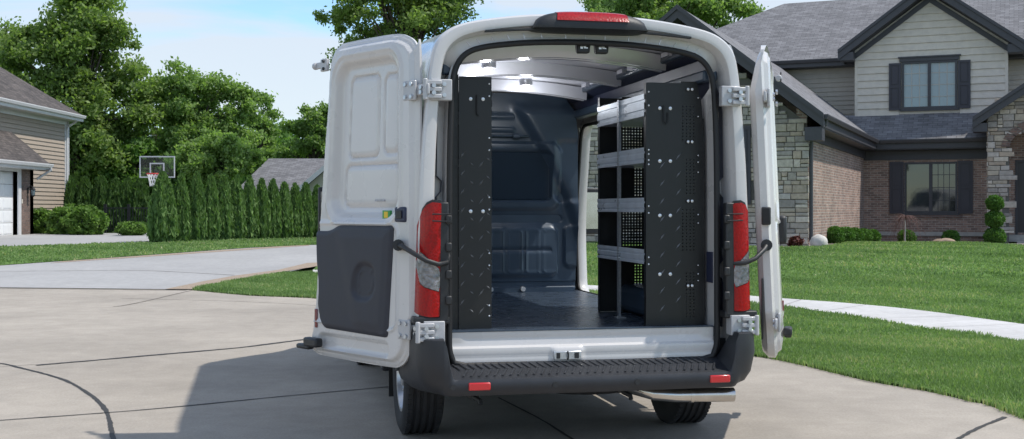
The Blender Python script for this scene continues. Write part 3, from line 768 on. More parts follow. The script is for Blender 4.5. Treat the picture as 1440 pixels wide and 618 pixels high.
def rim_board(mb, a, b, hgt=.22, th=.04, out=(0,-1,0)):
    """fascia board hanging from line a-b"""
    o = Vector(out).normalized()*th
    a = Vector(a); b = Vector(b); dz = Vector((0,0,-hgt))
    mb.prism([tuple(a),tuple(b),tuple(b+dz),tuple(a+dz)], tuple(o))
def gutter(mb, a, b, out, s=.11):
    a = Vector(a); b = Vector(b); o = Vector(out).normalized()
    sec = [(0,0),(s,0),(s*1.0,-.03),(s*.72,-s),(0,-s)]
    A = [tuple(a+o*x+Vector((0,0,z))) for x,z in sec]; mb.prism(A, tuple(b-a))
def wall(name, pts, thick, mat, holes=(), parent=HR, gz=GZ, axis='x', plane=0):
    """pts: (s,z) outline on a vertical plane; thick: extrusion behind (+) ; holes: rectangles (s0,s1,z0,z1)"""
    hp = [[(a,c),(b,c),(b,e),(a,e)] for a,b,c,e in holes]
    V, f = cdt(pts, 3.0, hp) if holes else (np.array(pts if area(pts)>0 else pts[::-1],float), [tuple(range(len(pts)))])
    fn = (lambda s,z,t: (s,plane+t,z-gz)) if axis=='x' else (lambda s,z,t: (plane-t,s,z-gz))
    n = len(V); vs = [fn(a,b,0) for a,b in V]+[fn(a,b,thick) for a,b in V]
    fs = list(f)+[tuple(i+n for i in q[::-1]) for q in f]; E = {}
    for q in f:
        for i in range(len(q)): E[(q[i],q[(i+1)%len(q)])]=1
    for (i,j) in E:
        if (j,i) not in E: fs.append((j,i,i+n,j+n))
    me = bpy.data.meshes.new(name); me.from_pydata(vs,[],fs); me.update(); autouv(me)
    return link(name, me, mat, parent)
def xr_at(poly, z):
    xs = []
    for i in range(len(poly)):
        a = poly[i]; b = poly[(i+1)%len(poly)]
        if (a[1]-z)*(b[1]-z) <= 0 and a[1]!=b[1]: xs.append(a[0]+(b[0]-a[0])*(z-a[1])/(b[1]-a[1]))
    return (min(xs),max(xs)) if len(xs)>1 else None
def siding(name, outline, exp, plane, mat, holes=(), parent=HR, gz=GZ, axis='x', proud=.016, sgn=1, jog=False, rr=random.Random(3)):
    """lapped boards over an outline; holes are rectangles"""
    zs = [p[1] for p in outline]; z = min(zs); mb = MB()
    fn = (lambda s,z,o: (s,plane-o*sgn,z-gz)) if axis=='x' else (lambda s,z,o: (plane+o*sgn,s,z-gz))
    while z < max(zs)-1e-4:
        z1 = min(z+exp, max(zs)); r0 = xr_at(outline, z+1e-4); r1 = xr_at(outline, z1-1e-4)
        if r0 and r1:
            spans = [(r0[0],r0[1],r1[0],r1[1])]
            for a,b,c,e in holes:
                if z < e-.02 and z1 > c+.02:
                    ns = []
                    for s0,s1,t0,t1 in spans:
                        if s0 < a < s1: ns.append((s0,a,t0,a))
                        if s0 < b < s1: ns.append((b,s1,b,t1))
                        if not (s0<a<s1 or s0<b<s1): ns.append((s0,s1,t0,t1))
                    spans = ns
            for s0,s1,t0,t1 in spans:
                if jog:   # shake panels: short pieces with uneven butts
                    s = s0; 
                    while s < s1-.02:
                        e = min(s1, s+rr.uniform(.25,.7)); dz = rr.uniform(-.005,.005); pr = proud*rr.uniform(.92,1.05)
                        q0 = max(t0, s) if s>s0 else t0; q1 = min(t1, e) if e<s1 else t1
                        if q1>q0:
                            g = .0012; P = [fn(s+g,z+dz,pr),fn(e-g,z+dz,pr),fn(q1-g,z1+.01,.003),fn(q0+g,z1+.01,.003)]
                            mb.poly(P); mb.poly([fn(s+g,z+dz,0),fn(e-g,z+dz,0),P[1],P[0]])
                        s = e
                else:
                    P = [fn(s0,z,proud),fn(s1,z,proud),fn(t1,z1,.002),fn(t0,z1,.002)]; mb.poly(P); mb.poly([fn(s0,z,0),fn(s1,z,0),P[1],P[0]])
        z = z1
    return mb.build(name, mat, parent)
def ashlar(name, x0,x1,z0,z1, plane, inside, axis='x', sgn=1, parent=HR, gz=GZ, seed=1, thick=.05):
    R1 = random.Random(seed); mb = MB(); cols = []
    pal = [(.42,.37,.30),(.47,.425,.36),(.34,.305,.265),(.31,.285,.26),(.53,.475,.41),(.41,.34,.27),(.44,.405,.37)]
    z = z0
    while z < z1-.02:
        big = R1.random()<.35; rh = R1.choice([.11,.15,.20]) ; rh = min(rh, z1-z); x = x0-R1.uniform(0,.2)
        while x < x1:
            w = R1.uniform(.16,.52)*(1 if rh<.18 else .9); a = max(x,x0); b = min(x+w,x1)
            if b-a > .04:
                sub = [(z,z+rh)] if (rh<.19 or R1.random()<.5) else [(z,z+rh*.45),(z+rh*.45,z+rh)]
                for c,e in sub:
                    if inside((a+b)/2,(c+e)/2) :
                        g = .007; j = [R1.uniform(-.006,.006) for _ in range(8)]; t = thick*R1.uniform(.55,1.15); o = .012
                        P = [(a+g+j[0],c+g+j[1]),(b-g+j[2],c+g+j[3]),(b-g+j[4],e-g+j[5]),(a+g+j[6],e-g+j[7])]
                        Q = [(P[0][0]+o,P[0][1]+o),(P[1][0]-o,P[1][1]+o),(P[2][0]-o,P[2][1]-o),(P[3][0]+o,P[3][1]-o)]
                        fn = (lambda s,z,q: (s,plane-q*sgn,z-gz)) if axis=='x' else (lambda s,z,q: (plane+q*sgn,s,z-gz))
                        vs = [fn(*p,0) for p in P]+[fn(*p,t*.75) for p in P]+[fn(*q,t) for q in Q]
                        mb.add(vs,[(0,1,5,4),(1,2,6,5),(2,3,7,6),(3,0,4,7),(4,5,9,8),(5,6,10,9),(6,7,11,10),(7,4,8,11),(8,9,10,11)])
                        cc = R1.choice(pal); k = R1.uniform(.8,1.15); cols += [(cc[0]*k,cc[1]*k,cc[2]*k,1)]*9
            x += w
        z += rh
    o = mb.build(name, M['stone'], parent)
    at = o.data.attributes.new('col','FLOAT_COLOR','FACE'); at.data.foreach_set('color', np.array(cols,np.float32).ravel())
    return o
def window(x0,x1,z0,z1,plane,glass,frame,parent=HR,gz=GZ,axis='x',sgn=1,mull=1,grid=None,label=None,fw=.07,head=False):
    fn = (lambda s,z,o: (s,plane-o*sgn,z-gz)) if axis=='x' else (lambda s,z,o: (plane+o*sgn,s,z-gz))
    def bx(mb,a,b,c,e,o0,o1):
        p = [fn(a,c,o0),fn(b,c,o0),fn(b,e,o0),fn(a,e,o0)]; q = fn(0,0,o1); r = fn(0,0,o0); mb.prism(p,(q[0]-r[0],q[1]-r[1],0))
    m = MB(); bx(m,x0,x1,z0,z0+fw,-.02,.04); bx(m,x0,x1,z1-fw,z1,-.02,.04); bx(m,x0,x0+fw,z0+fw,z1-fw,-.02,.04); bx(m,x1-fw,x1,z0+fw,z1-fw,-.02,.04)
    for k in range(1,mull+1):
        c = x0+(x1-x0)*k/(mull+1); bx(m,c-.05,c+.05,z0+fw,z1-fw,-.02,.035)
    w = m.build('window', frame, parent)
    m = MB(); bx(m,x0+fw,x1-fw,z0+fw,z1-fw,-.05,-.03); m.build('pane', glass, w)
    m = MB(); bx(m,x0-.06,x1+.06,z0-.07,z0-.002,-.02,.075); m.build('sill', frame, w)
    if head: m = MB(); bx(m,x0-.06,x1+.06,z1+.002,z1+.12,-.02,.07); bx(m,x0-.11,x1+.11,z1+.12,z1+.165,-.02,.11); m.build('head_trim', frame, w)
    if grid:
        m = MB()
        for (a,b,nx_,nz_) in grid:
            for k in range(1,nx_): c = a+(b-a)*k/nx_; bx(m,c-.009,c+.009,z0+fw,z1-fw,-.029,-.018)
            for k in range(1,nz_): c = z0+(z1-z0)*k/nz_; bx(m,a,b,c-.009,c+.009,-.0285,-.0175)
        m.build('muntins', M['siding_darker'] if glass is M['win_up'] else frame, w)
    if label: w['label'] = label
    return w
def shutter(x0,x1,z0,z1,plane,parent=HR,gz=GZ,axis='x',sgn=1,mat=None):
    fn = (lambda s,z,o: (s,plane-o*sgn,z-gz)) if axis=='x' else (lambda s,z,o: (plane+o*sgn,s,z-gz))
    m = MB()
    def bx(a,b,c,e,o0,o1):
        p = [fn(a,c,o0),fn(b,c,o0),fn(b,e,o0),fn(a,e,o0)]; q = fn(0,0,o1); r = fn(0,0,o0); m.prism(p,(q[0]-r[0],q[1]-r[1],0))
    zm = (z0+z1)/2; t = .06
    bx(x0,x1,z0,z1,.005,.030)
    for a,b,c,e in [(x0,x0+t,z0,z1),(x1-t,x1,z0,z1),(x0+t,x1-t,z0,z0+t*1.3),(x0+t,x1-t,z1-t*1.3,z1),(x0+t,x1-t,zm-t*.7,zm+t*.7)]: bx(a,b,c,e,.031,.055)
    for c,e in ((z0+t*2,zm-t*1.4),(zm+t*1.4,z1-t*2)): bx(x0+t*1.6,x1-t*1.6,c,e,.031,.048)
    return m.build('shutter', mat or M['shutter'], parent)

# --- main ground floor front wall (brick) and wing side wall (brick)
wall('front_wall', [(0.0,GZ-.5),(9.5,GZ-.5),(9.5,3.75),(0.0,3.75)], .25, M['brick'], holes=[(1.26,2.86,1.27,2.90),(4.62,5.75,.66,2.85)])
wall('side_wall', [(-11.3,GZ-.6),(0.0,GZ-.6),(0.0,3.9),(-11.3,3.9)], .25, M['brick'], axis='y', plane=0)
hb().box(0.002,3.85,-.07,-.002,.54,.665).build('stone_ledge', M['limestone'])
hb().box(1.10,3.0,-.05,-.003,1.12,1.20).build('brick_sill', M['brick_dark'])
window(1.26,2.86,1.27,2.90,.02,M['win_dark'],M['fascia'],grid=[(2.11,2.79,4,4)],fw=.06)
shutter(.80,1.24,1.25,2.92,0); shutter(2.88,3.32,1.25,2.92,0)
# --- stone garage front of the wing
def in_wing(x,z):
    top = 3.45+(3.05-abs(x+3.05))*.797
    if z > top-.12: return False
    if -5.0 < x < -1.6 and z < 2.6 and False: return False
    if -2.95 < x < -1.35 and 1.55 < z < 3.45: return False
    return True
wall('stone_backing', [(-6.1,GZ-.4),(0.0,GZ-.4),(0.0,3.45),(-3.05,5.88),(-6.1,3.45)], .3, M['mortar'], plane=-11.3)
ashlar('stone_wall', -6.1, .05, GZ-.1, 5.9, -11.3, in_wing, seed=3)
window(-2.55,-1.75,1.55,3.35,-11.33,M['win_dark'],M['fascia'],grid=[(-2.48,-1.82,2,4)])
shutter(-1.72,-1.34,1.5,3.4,-11.33); shutter(-2.96,-2.58,1.5,3.4,-11.33)
# wing roof
ez=3.62; rz_=6.38; sl=(rz_-ez)/3.45
m = hb(); slab(m, [(.42,-11.75,ez),(.42,1.5,ez),(-3.05,2.45,rz_),(-3.05,-11.75,rz_)]); slab(m, [(-3.05,-11.75,rz_),(-3.05,2.45,rz_),(-6.52,2.45,ez),(-6.52,-11.75,ez)])
m.build('wing_roof', M['shingle'])
m = hb()
for a,b in (((.46,-11.752,ez-.02),(-3.05,-11.752,rz_-.0)),((-6.56,-11.752,ez-.02),(-3.05,-11.752,rz_))):
    rim_board(m, a, b, .30, .05, (0,-1,0)); rim_board(m, (a[0],-11.805,a[2]+.03),(b[0],-11.805,b[2]+.03), .12, .04)
m.build('gable_fascia', M['fascia'])
m = hb(); m.poly([(.40,-11.75,ez-.30),(-3.05,-11.75,rz_-.30),(-3.05,-11.3,rz_-.30),(.40,-11.3,ez-.30)]); m.poly([(-6.5,-11.75,ez-.30),(-3.05,-11.75,rz_-.30),(-3.05,-11.3,rz_-.30),(-6.5,-11.3,ez-.30)])
m.box(.0,.42,-11.75,-.5,ez-.33,ez-.30); m.box(0.0,4.0,-.5,0,ez-.33,ez-.30); m.build('soffit', M['fascia'])
m = hb(); m.box(.012,.05,-11.3,-.052,3.05,ez-.335); m.box(.0,3.78,-.05,-.012,2.98,ez-.335); m.build('frieze_board', M['fascia'])
# eave return at the gable corner, gutters
m = hb(); m.box(.02,.42,-11.8,-11.36,ez-.62,ez-.335); m.box(.40,.44,-11.75,-.5,ez-.30,ez-.03); m.box(.44,4.0,-.54,-.5,ez-.30,ez-.03); m.build('fascia', M['fascia'])
m = hb(); gutter(m,(.441,-11.75,ez-.01),(.441,-.66,ez-.01),(1,0,0)); gutter(m,(.55,-.541,ez-.01),(3.9,-.541,ez-.01),(0,-1,0)); each(m,'gutter', M['fascia'])
m = hb(); m.tube([(.46,-11.4,ez-.1),(.44,-11.4,ez-.22),(.10,-11.28,ez-.52),(.085,-11.26,ez-.8),(.085,-11.26,GZ+.30)], .05, 8); m.build('downspout', M['fascia'])
# porch roof over the front wall
m = hb(); slab(m, [(.0,-.5,ez),(4.1,-.5,ez),(4.1,.93,ez+.93),(-.9,.93,ez+.93)]); m.build('porch_roof', M['shingle'])
# --- gable bay upstairs
g0,g1,gc = -.38,4.32,1.97; gy=.9
gz0 = ez+.70
wall('gable_backing', [(g0,gz0-.3),(g1,gz0-.3),(g1,6.72),(gc,8.42),(g0,6.72)], .2, M['siding'], holes=[(1.10,2.82,4.69,6.25)], plane=gy+.0)
siding('gable_siding', [(g0+.06,gz0-.05),(g1-.06,gz0-.05),(g1-.06,6.72),(gc,8.38),(g0+.06,6.72)], .235, gy, M['siding'], holes=[(1.02,2.90,4.62,6.40)], jog=True, proud=.045)
m = hb(); m.box(g0-.02,g0+.08,gy-.035,gy-.002,gz0-.1,6.8); m.box(g1-.08,g1+.02,gy-.035,gy-.002,gz0-.1,6.8); each(m,'corner_board', M['siding'])
wall('gable_side', [(gy+.2,gz0-.3),(4.5,gz0-.3),(4.5,6.75),(gy+.2,6.75)], .2, M['siding'], axis='y', plane=g1)
wall('gable_side', [(gy+.2,gz0-.3),(4.5,gz0-.3),(4.5,6.75),(gy+.2,6.75)], .2, M['siding'], axis='y', plane=g0+.2)
window(1.10,2.82,4.69,6.25,gy-.01,M['win_up'],M['fascia'],grid=[(1.17,1.90,3,4),(2.02,2.75,3,4)],head=True)
shutter(.70,1.08,4.66,6.22,gy-.03); shutter(2.84,3.22,4.66,6.22,gy-.03)
hw = 2.82; gez=6.68; gap = 8.76
m = hb(); slab(m,[(gc-hw,.38,gez),(gc,.38,gap),(gc,6.2,gap),(gc-hw,2.6,gez)],.10); slab(m,[(gc,.38,gap),(gc+hw,.38,gez),(gc+hw,2.6,gez),(gc,6.2,gap)],.10); m.build('gable_roof', M['shingle'])
m = hb()
for s in (-1,1):
    rim_board(m,(gc+s*(hw+.03),.378,gez-.03),(gc,.378,gap-.01),.30,.05); rim_board(m,(gc+s*(hw+.03),.326,gez+.02),(gc,.326,gap+.03),.11,.04)
    rim_board(m,(gc+s*(hw-.35),.86,gez-.14),(gc,.86,gap-.40),.20,.03)
    m.poly([(gc+s*(hw-.02),.40,gez-.30),(gc,.40,gap-.30),(gc,.9,gap-.30),(gc+s*(hw-.02),.9,gez-.30)])
m.box(gc-hw,g0-.005,.38,.95,gez-.34,gez-.07); m.box(g1+.005,gc+hw,.38,.95,gez-.34,gez-.07)
m.box(gc-hw-.03,gc-hw+.02,.95,2.0,gez-.28,gez-.03); m.box(gc+hw-.02,gc+hw+.03,.95,2.0,gez-.28,gez-.03)
m.build('gable_fascia', M['fascia'])
# --- upper main wall and big hip roof
wall('upper_wall', [(-9.0,3.2),(9.0,3.2),(9.0,6.6),(-9.0,6.6)], .2, M['siding_darker'], plane=2.5)
siding('clapboards', [(-9.0,3.6),(g0,3.6),(g0,6.42),(-9.0,6.42)], .16, 2.5, M['siding_darker'], proud=.035)
siding('clapboards', [(g1,3.6),(9.0,3.6),(9.0,6.42),(g1,6.42)], .16, 2.5, M['siding_darker'], proud=.035)
me_z=6.62; RZ=9.6
A=(-9.5,1.95,me_z);B=(9.6,1.95,me_z);Cc=(9.6,13.0,me_z);Dd=(-9.5,13.0,me_z);R1_=(-3.94,7.5,RZ);R2_=(3.4,7.5,RZ)
m = hb(); slab(m,[A,B,R2_,R1_]); slab(m,[B,Cc,R2_]); slab(m,[Cc,Dd,R1_,R2_]); slab(m,[Dd,A,R1_]); m.build('main_roof', M['shingle'])
m = hb(); m.box(-9.5,9.6,1.90,1.95,me_z-.26,me_z-.02); m.box(-9.5,9.6,1.951,2.6,me_z-.27,me_z-.235); m.box(-9.55,-9.5,1.95,13,me_z-.26,me_z-.02); m.box(9.6,9.65,1.95,13,me_z-.26,me_z-.02)
m.build('eave_trim', M['fascia'])
m = hb(); gutter(m,(-9.5,1.899,me_z-.01),(gc-hw-.05,1.899,me_z-.01),(0,-1,0)); gutter(m,(gc+hw+.05,1.899,me_z-.01),(9.6,1.899,me_z-.01),(0,-1,0)); each(m,'gutter', M['fascia'])
wall('end_wall', [(2.5,GZ-.4),(12.5,GZ-.4),(12.5,6.5),(2.5,6.5)], .2, M['brick'], axis='y', plane=9.2)
wall('end_wall', [(2.5,GZ-.4),(12.5,GZ-.4),(12.5,6.5),(2.5,6.5)], .2, M['siding_darker'], axis='y', plane=-8.8)
# --- stone porch at the right
def in_porch(x,z):
    top = 4.42+(2.25-abs(x-5.8))*.64
    if z > top-.1: return False
    cx,r = 5.8,1.42
    if abs(x-cx) < r and z < 3.25: return False
    if z >= 3.25 and ((x-cx)/r)**2+((z-3.25)/.75)**2 < 1: return False
    return True
arc = [(5.8+1.42*math.cos(a),3.25+.75*math.sin(a)) for a in np.linspace(0,PI,14)]
out = [(3.80,GZ-.3),(4.38,GZ-.3)]+arc[::-1]+[(7.22,GZ-.3),(7.8,GZ-.3),(7.8,4.3),(5.8,5.60),(3.80,4.3)]
m = hb(); m.prism([(a,-1.5,b) for a,b in out],(0,.45,0)); m.build('porch_backing', M['mortar'])
ashlar('porch_stone', 3.78, 7.82, GZ-.05, 5.6, -1.5, in_porch, seed=9)
ashlar('porch_stone', -1.52, -1.05, GZ-.05, 4.3, 3.80, lambda x,z: True, axis='y', sgn=-1, seed=11)
m = hb()
for k in range(13):
    a0,a1 = PI*k/13+.02, PI*(k+1)/13-.02
    q = [(5.8+r*math.cos(a)*1.0,-1.56,3.25+(.75+(r-1.42))*math.sin(a)) for r,a in ((1.40,a0),(1.40,a1),(1.64,a1),(1.64,a0))]
    m.prism(q,(0,.12,0))
m.build('arch_stones', M['brick_dark'])
m = hb(); slab(m,[(3.40,-1.85,4.16),(5.8,-1.85,5.78),(5.8,.9,5.78),(3.40,.9,4.16)]); slab(m,[(5.8,-1.85,5.78),(8.2,-1.85,4.16),(8.2,.9,4.16),(5.8,.9,5.78)]); m.build('porch_gable_roof', M['shingle'])
m = hb()
for s in (-1,1):
    rim_board(m,(5.8+s*2.43,-1.852,4.13),(5.8,-1.852,5.77),.30,.05); rim_board(m,(5.8+s*2.43,-1.905,4.17),(5.8,-1.905,5.81),.12,.04)
    m.poly([(5.8+s*2.4,-1.84,3.88),(5.8,-1.84,5.5),(5.8,-1.5,5.5),(5.8+s*2.4,-1.5,3.88)])
m.box(3.38,3.78,-1.86,-1.1,3.72,3.98); m.box(3.36,3.40,-1.1,-.55,3.88,4.14)
m.build('porch_fascia', M['fascia'])
hb().box(3.85,7.7,-1.04,-.002,.40,.60).build('porch_floor', M['limestone'])
m = hb(); m.box(4.6,7.0,-1.95,-1.56,.20,.43); m.box(4.6,7.0,-2.35,-1.96,.1,.27); m.build('porch_step', M['limestone'])
# front door with glass
dr = hb().box(4.62,5.75,.03,.10,.66,2.85).build('front_door', plain('dark_front_door',(.03,.025,.03),.35))
m = hb(); m.box(4.86,5.52,.015,.028,1.0,2.6); m.build('door_glass', M['win_up'], parent=dr)
m = hb(); m.box(4.55,4.62,-.03,.05,.6,2.92); m.box(5.75,5.82,-.03,.05,.6,2.92); m.box(4.62,5.75,-.03,.05,2.85,2.92); m.build('door_frame', M['fascia'], parent=dr)

# ================================================================== LEFT HOUSE (world aligned)
HLX=-18.6
HL = thing('tan_house','tan clapboard house with brown shingle roof and attached white-door garage at left','house',(-18.0,42,.47))
def lb(s, name, mat, parent=HL, **k):
    if parent is HL: s.v = [(a+18.0,b-42,c-.47) for a,b,c in s.v]
    else: s.v = [(a+18.0,b-42,c-.47) for a,b,c in s.v]
    return MB.build(s, name, mat, parent, **k)
def shift(o): o.location = (18.0,-42,-.47); return o
# upper house
shift(wall('house_wall', [(34,-.2),(48.9,-.2),(48.9,5.3),(34,5.3)], .25, M['siding_tan'], parent=HL, gz=0, axis='y', plane=-18.6))
shift(siding('house_clapboards', [(34,.95),(48.85,.95),(48.85,5.12),(34,5.12)], .165, -18.6, M['siding_tan'], parent=HL, gz=0, axis='y', proud=.035))
shift(wall('back_wall', [(-28,-.2),(-18.6,-.2),(-18.6,5.2),(-28,5.2)], -.25, M['siding_tan'], parent=HL, gz=0, axis='x', plane=48.9))
shift(wall('brick_base', [(43.5,-.2),(48.95,-.2),(48.95,.93),(43.5,.93)], .05, M['brick_dark'], parent=HL, gz=0, axis='y', plane=-18.55))
m = MB(); m.box(-18.6,-18.56,48.72,48.93,.95,5.15); m.box(-18.66,-18.48,48.94,48.98,.95,5.15); lb(m,'corner_board', M['white_trim'])
m = MB(); m.tube([(-18.18,48.98,5.22),(-18.2,48.98,5.05),(-18.5,48.85,4.8),(-18.52,48.85,4.6),(-18.52,48.85,.55)], .05, 8); lb(m,'downspout', M['white_trim'])
m = MB(); slab(m,[(-18.05,33.5,5.33),(-18.05,49.4,5.33),(-23.3,44.0,9.15),(-23.3,33.5,9.15)]); slab(m,[(-18.05,49.4,5.33),(-28.5,49.4,5.33),(-23.3,44.0,9.15)]); slab(m,[(-28.5,49.4,5.33),(-28.5,33.5,5.33),(-23.3,33.5,9.15),(-23.3,44.0,9.15)])
lb(m,'house_roof', M['shingle_brown'])
m = MB(); m.box(-18.09,-18.04,33.5,49.4,5.10,5.31); m.box(-28.5,-18.05,49.37,49.42,5.10,5.31); m.box(-18.6,-18.05,33.5,49.4,5.07,5.10); m.box(-18.58,-18.55,33.5,48.7,4.9,5.07); gutter(m,(-18.039,33.5,5.32),(-18.039,49.4,5.32),(1,0,0),.12); lb(m,'house_eave', M['white_trim'])
w = window(41.0,42.35,3.75,5.05,-18.57,M['win_dark'],M['white_trim'],parent=HL,gz=0,axis='y',mull=1,fw=.1); shift(w)
# garage bay
shift(wall('garage_wall', [(33,.2),(43.15,.2),(43.15,3.0),(33,3.0)], .3, M['brick_dark'], parent=HL, gz=0, axis='y', plane=-17.6, holes=[(36.9,41.75,.21,2.72)]))
shift(wall('garage_end_wall', [(-25,.2),(-17.6,.2),(-17.6,3.0),(-25,3.0)], -.3, M['brick_dark'], parent=HL, gz=0, axis='x', plane=43.15))
m = MB()
for k in range(5): m.box(-17.80,-17.76,36.9,41.75,.46+k*.452+.008,.46+(k+1)*.452-.006)
for k in range(5):
    for j in range(6): y0 = 36.98+j*.8; m.box(-17.76,-17.748,y0,y0+.66,.46+k*.452+.07,.46+(k+1)*.452-.07)
lb(m,'garage_door', M['white_door'])
m = MB(); m.box(-17.75,-17.56,41.75,42.0,.45,2.9); m.box(-17.75,-17.56,36.7,36.9,.45,2.9); m.box(-17.75,-17.56,36.9,41.75,2.72,2.92); lb(m,'garage_door_frame', M['white_trim'])
MB.build(MB().box(-17.6+18,-17.55+18,42.02-42,42.10-42,1.6-.47,1.75-.47),'keypad', M['siding'], HL)
m = MB(); slab(m,[(-17.15,32.5,3.07),(-17.15,43.55,3.07),(-21.3,43.55,6.55),(-21.3,32.5,6.55)]); slab(m,[(-25.4,43.55,3.07),(-25.4,32.5,3.07),(-21.3,32.5,6.55),(-21.3,43.55,6.55)]); lb(m,'garage_roof', M['shingle_brown'])
m = MB(); m.box(-17.19,-17.14,32.5,43.55,2.86,3.05); m.box(-17.6,-17.15,32.5,43.55,2.83,2.86); gutter(m,(-17.139,32.5,3.06),(-17.139,43.6,3.06),(1,0,0),.12); rim_board(m,(-17.15,43.552,3.03),(-21.3,43.552,6.52),.2,.04,(0,1,0)); m.box(-17.6,-17.15,43.15,43.55,2.83,3.0); lb(m,'garage_eave', M['white_trim'])
m = MB(); m.tube([(-17.1,43.45,2.98),(-17.08,43.5,2.85),(-17.35,43.4,2.65),(-17.52,43.25,2.5)], .045, 8); lb(m,'gutter_elbow', M['white_trim'])
shift(wall('garage_gable', [(-25,3.0),(-17.6,3.0),(-21.3,6.2)], -.15, M['siding_tan'], parent=HL, gz=0, axis='x', plane=43.15))
# lantern on the garage brick
ln = thing('wall_lantern','small black wall lantern on the brick beside the white garage door','lantern',(-17.6,42.62,2.05))
MB().box(0,.03,-.05,.05,-.08,.12).build('back_plate', M['iron'], ln, uv=False)
m = MB(); m.tube([(.02,0,.08),(.12,0,.2),(.2,0,.14)], .012, 6); m.lathe([(.0,.17),(.05,.14),(.10,.06),(.10,.04),(.07,.04)],2,(.2,0,0),6); m.lathe([(.06,-.16),(.04,-.2),(0,-.22)],2,(.2,0,0),6)
for k in range(6): a=k*PI/3; m.tube([(.2+.085*math.cos(a),.085*math.sin(a),.05),(.2+.06*math.cos(a),.06*math.sin(a),-.17)],.007,4)
lf = m.build('lantern_frame', M['iron'], ln, uv=False)
MB().lathe([(0,-.15),(.05,-.15),(.075,.04),(0,.04)],2,(.2,0,0),6).build('lantern_glass', M['win_up'], lf, uv=False)

# ================================================================== HOUSE BEHIND THE HEDGE
d=60; HG = thing('grey_roof_house','low house with plain grey shingle roof and white gable trim behind the hedge','house',(-8,64,.47))
def gb(s,name,mat,**k): s.v=[(a+8,b-64,c-.47) for a,b,c in s.v]; return MB.build(s,name,mat,HG,**k)
x0,x1 = px2(352,60),px2(560,60); zr = zz(223,62)
m = MB(); slab(m,[(x0-1.0,60,2.1),(x1,60,2.1),(x1,64.5,zr+.1),(x0,64.5,zr+.1)]); slab(m,[(x0-1.0,69,2.1),(x0,64.5,zr+.1),(x1,64.5,zr+.1),(x1,69,2.1)]); gb(m,'roof', M['shingle'])
m = MB(); m.box(x0-.6,x1-.4,60.5,68.5,.1,2.1); gb(m,'wall', M['siding'])
gx,ga = px2(408,58), px2(500,58); ge=zz(270,58); gp = ge+(ga-gx)*.85
m = MB(); m.prism([(gx+.3,59,.1),(ga*2-gx-.3,59,.1),(ga*2-gx-.3,59,ge),(ga,59,gp-.25),(gx+.3,59,ge)],(0,.3,0)); gb(m,'gable_wall', M['siding'])
m = MB(); slab(m,[(gx,58.6,ge),(ga,58.6,gp),(ga,64,gp),(gx,64,ge)]); slab(m,[(ga,58.6,gp),(2*ga-gx,58.6,ge),(2*ga-gx,64,ge),(ga,64,gp)]); gb(m,'gable_roof', M['shingle'])
m = MB(); rim_board(m,(gx-.03,58.59,ge-.02),(ga,58.59,gp-.02),.28,.05); rim_board(m,(2*ga-gx+.03,58.59,ge-.02),(ga,58.59,gp-.02),.28,.05); gb(m,'rake_board', M['white_trim'])
# ================================================================== VAN
CX,CY = .443,6.574; TH = math.atan2(.211,.977)
Rv = Vector((math.cos(TH),math.sin(TH),0)); Fv = Vector((-math.sin(TH),math.cos(TH),0)); Cv = Vector((CX,CY,0))
VAN = thing('cargo_van','white cargo van parked in the street with both rear doors swung open','van',(CX,CY,0),TH)
def to_local(p):
    q = Vector(p)-Cv; return Vector((q.dot(Rv), q.dot(Fv), q.z))
def wpx(px,py,d): return to_local((px2(px,d), d, zz(py,d)))
PAIR = [((0,2.33),(0,2.485)),((.25,2.323),(.28,2.478)),((.43,2.309),(.50,2.455)),((.59,2.286),(.70,2.418)),((.685,2.252),(.808,2.37)),((.740,2.19),(.875,2.295)),
 ((.766,2.10),(.904,2.18)),((.777,1.95),(.925,2.0)),((.785,1.7),(.950,1.7)),((.788,1.4),(.965,1.4)),((.788,1.1),(.973,1.1)),((.788,.8),(.978,.8)),((.788,.62),(.98,.62)),((.775,.56),(.98,.50))]
PO = smooth_line([p[0] for p in PAIR],4); PB = smooth_line([p[1] for p in PAIR],4); NP = len(PO)
def full(L): return [(-x,z) for x,z in L[::-1][:-1]]+list(L)
OP, BO = full(PO), full(PB); NF = len(OP)
def wy(y):
    if y < .14: return 1
    if y < 1.2: return 1+.035*sm((y-.14)/1.0)
    if y < 4.6: return 1.035
    return 1.035-.17*sm((y-4.6)/.95)
def hz(y):
    k = 1+.028*sm((y-.14)/1.0)
    if y <= 3.9: return k
    t = [(3.9,1.028),(4.1,.985),(4.35,.86),(4.7,.64),(4.95,.485),(5.1,.43),(5.35,.37),(5.5,.31),(5.58,.22)]
    for (a,b),(c,d) in zip(t[:-1],t[1:]):
        if y <= c: return b+(d-b)*(y-a)/(c-a)
    return .22
def shell(i, y, off=0):
    x,z = BO[i]; a = BO[max(i-1,0)]; b = BO[min(i+1,NF-1)]
    t = Vector((b[0]-a[0], b[1]-a[1])).normalized(); n = Vector((-t.y, t.x))
    return (x*wy(y)+n.x*off, y, .5+(z-.5)*hz(y)+n.y*off)
YS = [.14,.2,.3,.42,.5,.56,.64,.72,.8,.9,1.0,1.1,1.18,1.26,1.34,1.45]+list(np.arange(1.6,3.2,.15))+[3.28,3.42,3.6,3.70,3.78,3.9,4.0,4.1,4.2,4.35,4.5,4.6,4.7,4.8,4.95,5.1,5.22,5.35,5.45,5.5,5.56,5.58]
WHY = [.91, 4.22]
mb = MB(); vs = [shell(i,y) for y in YS for i in range(NF)]; fs = []
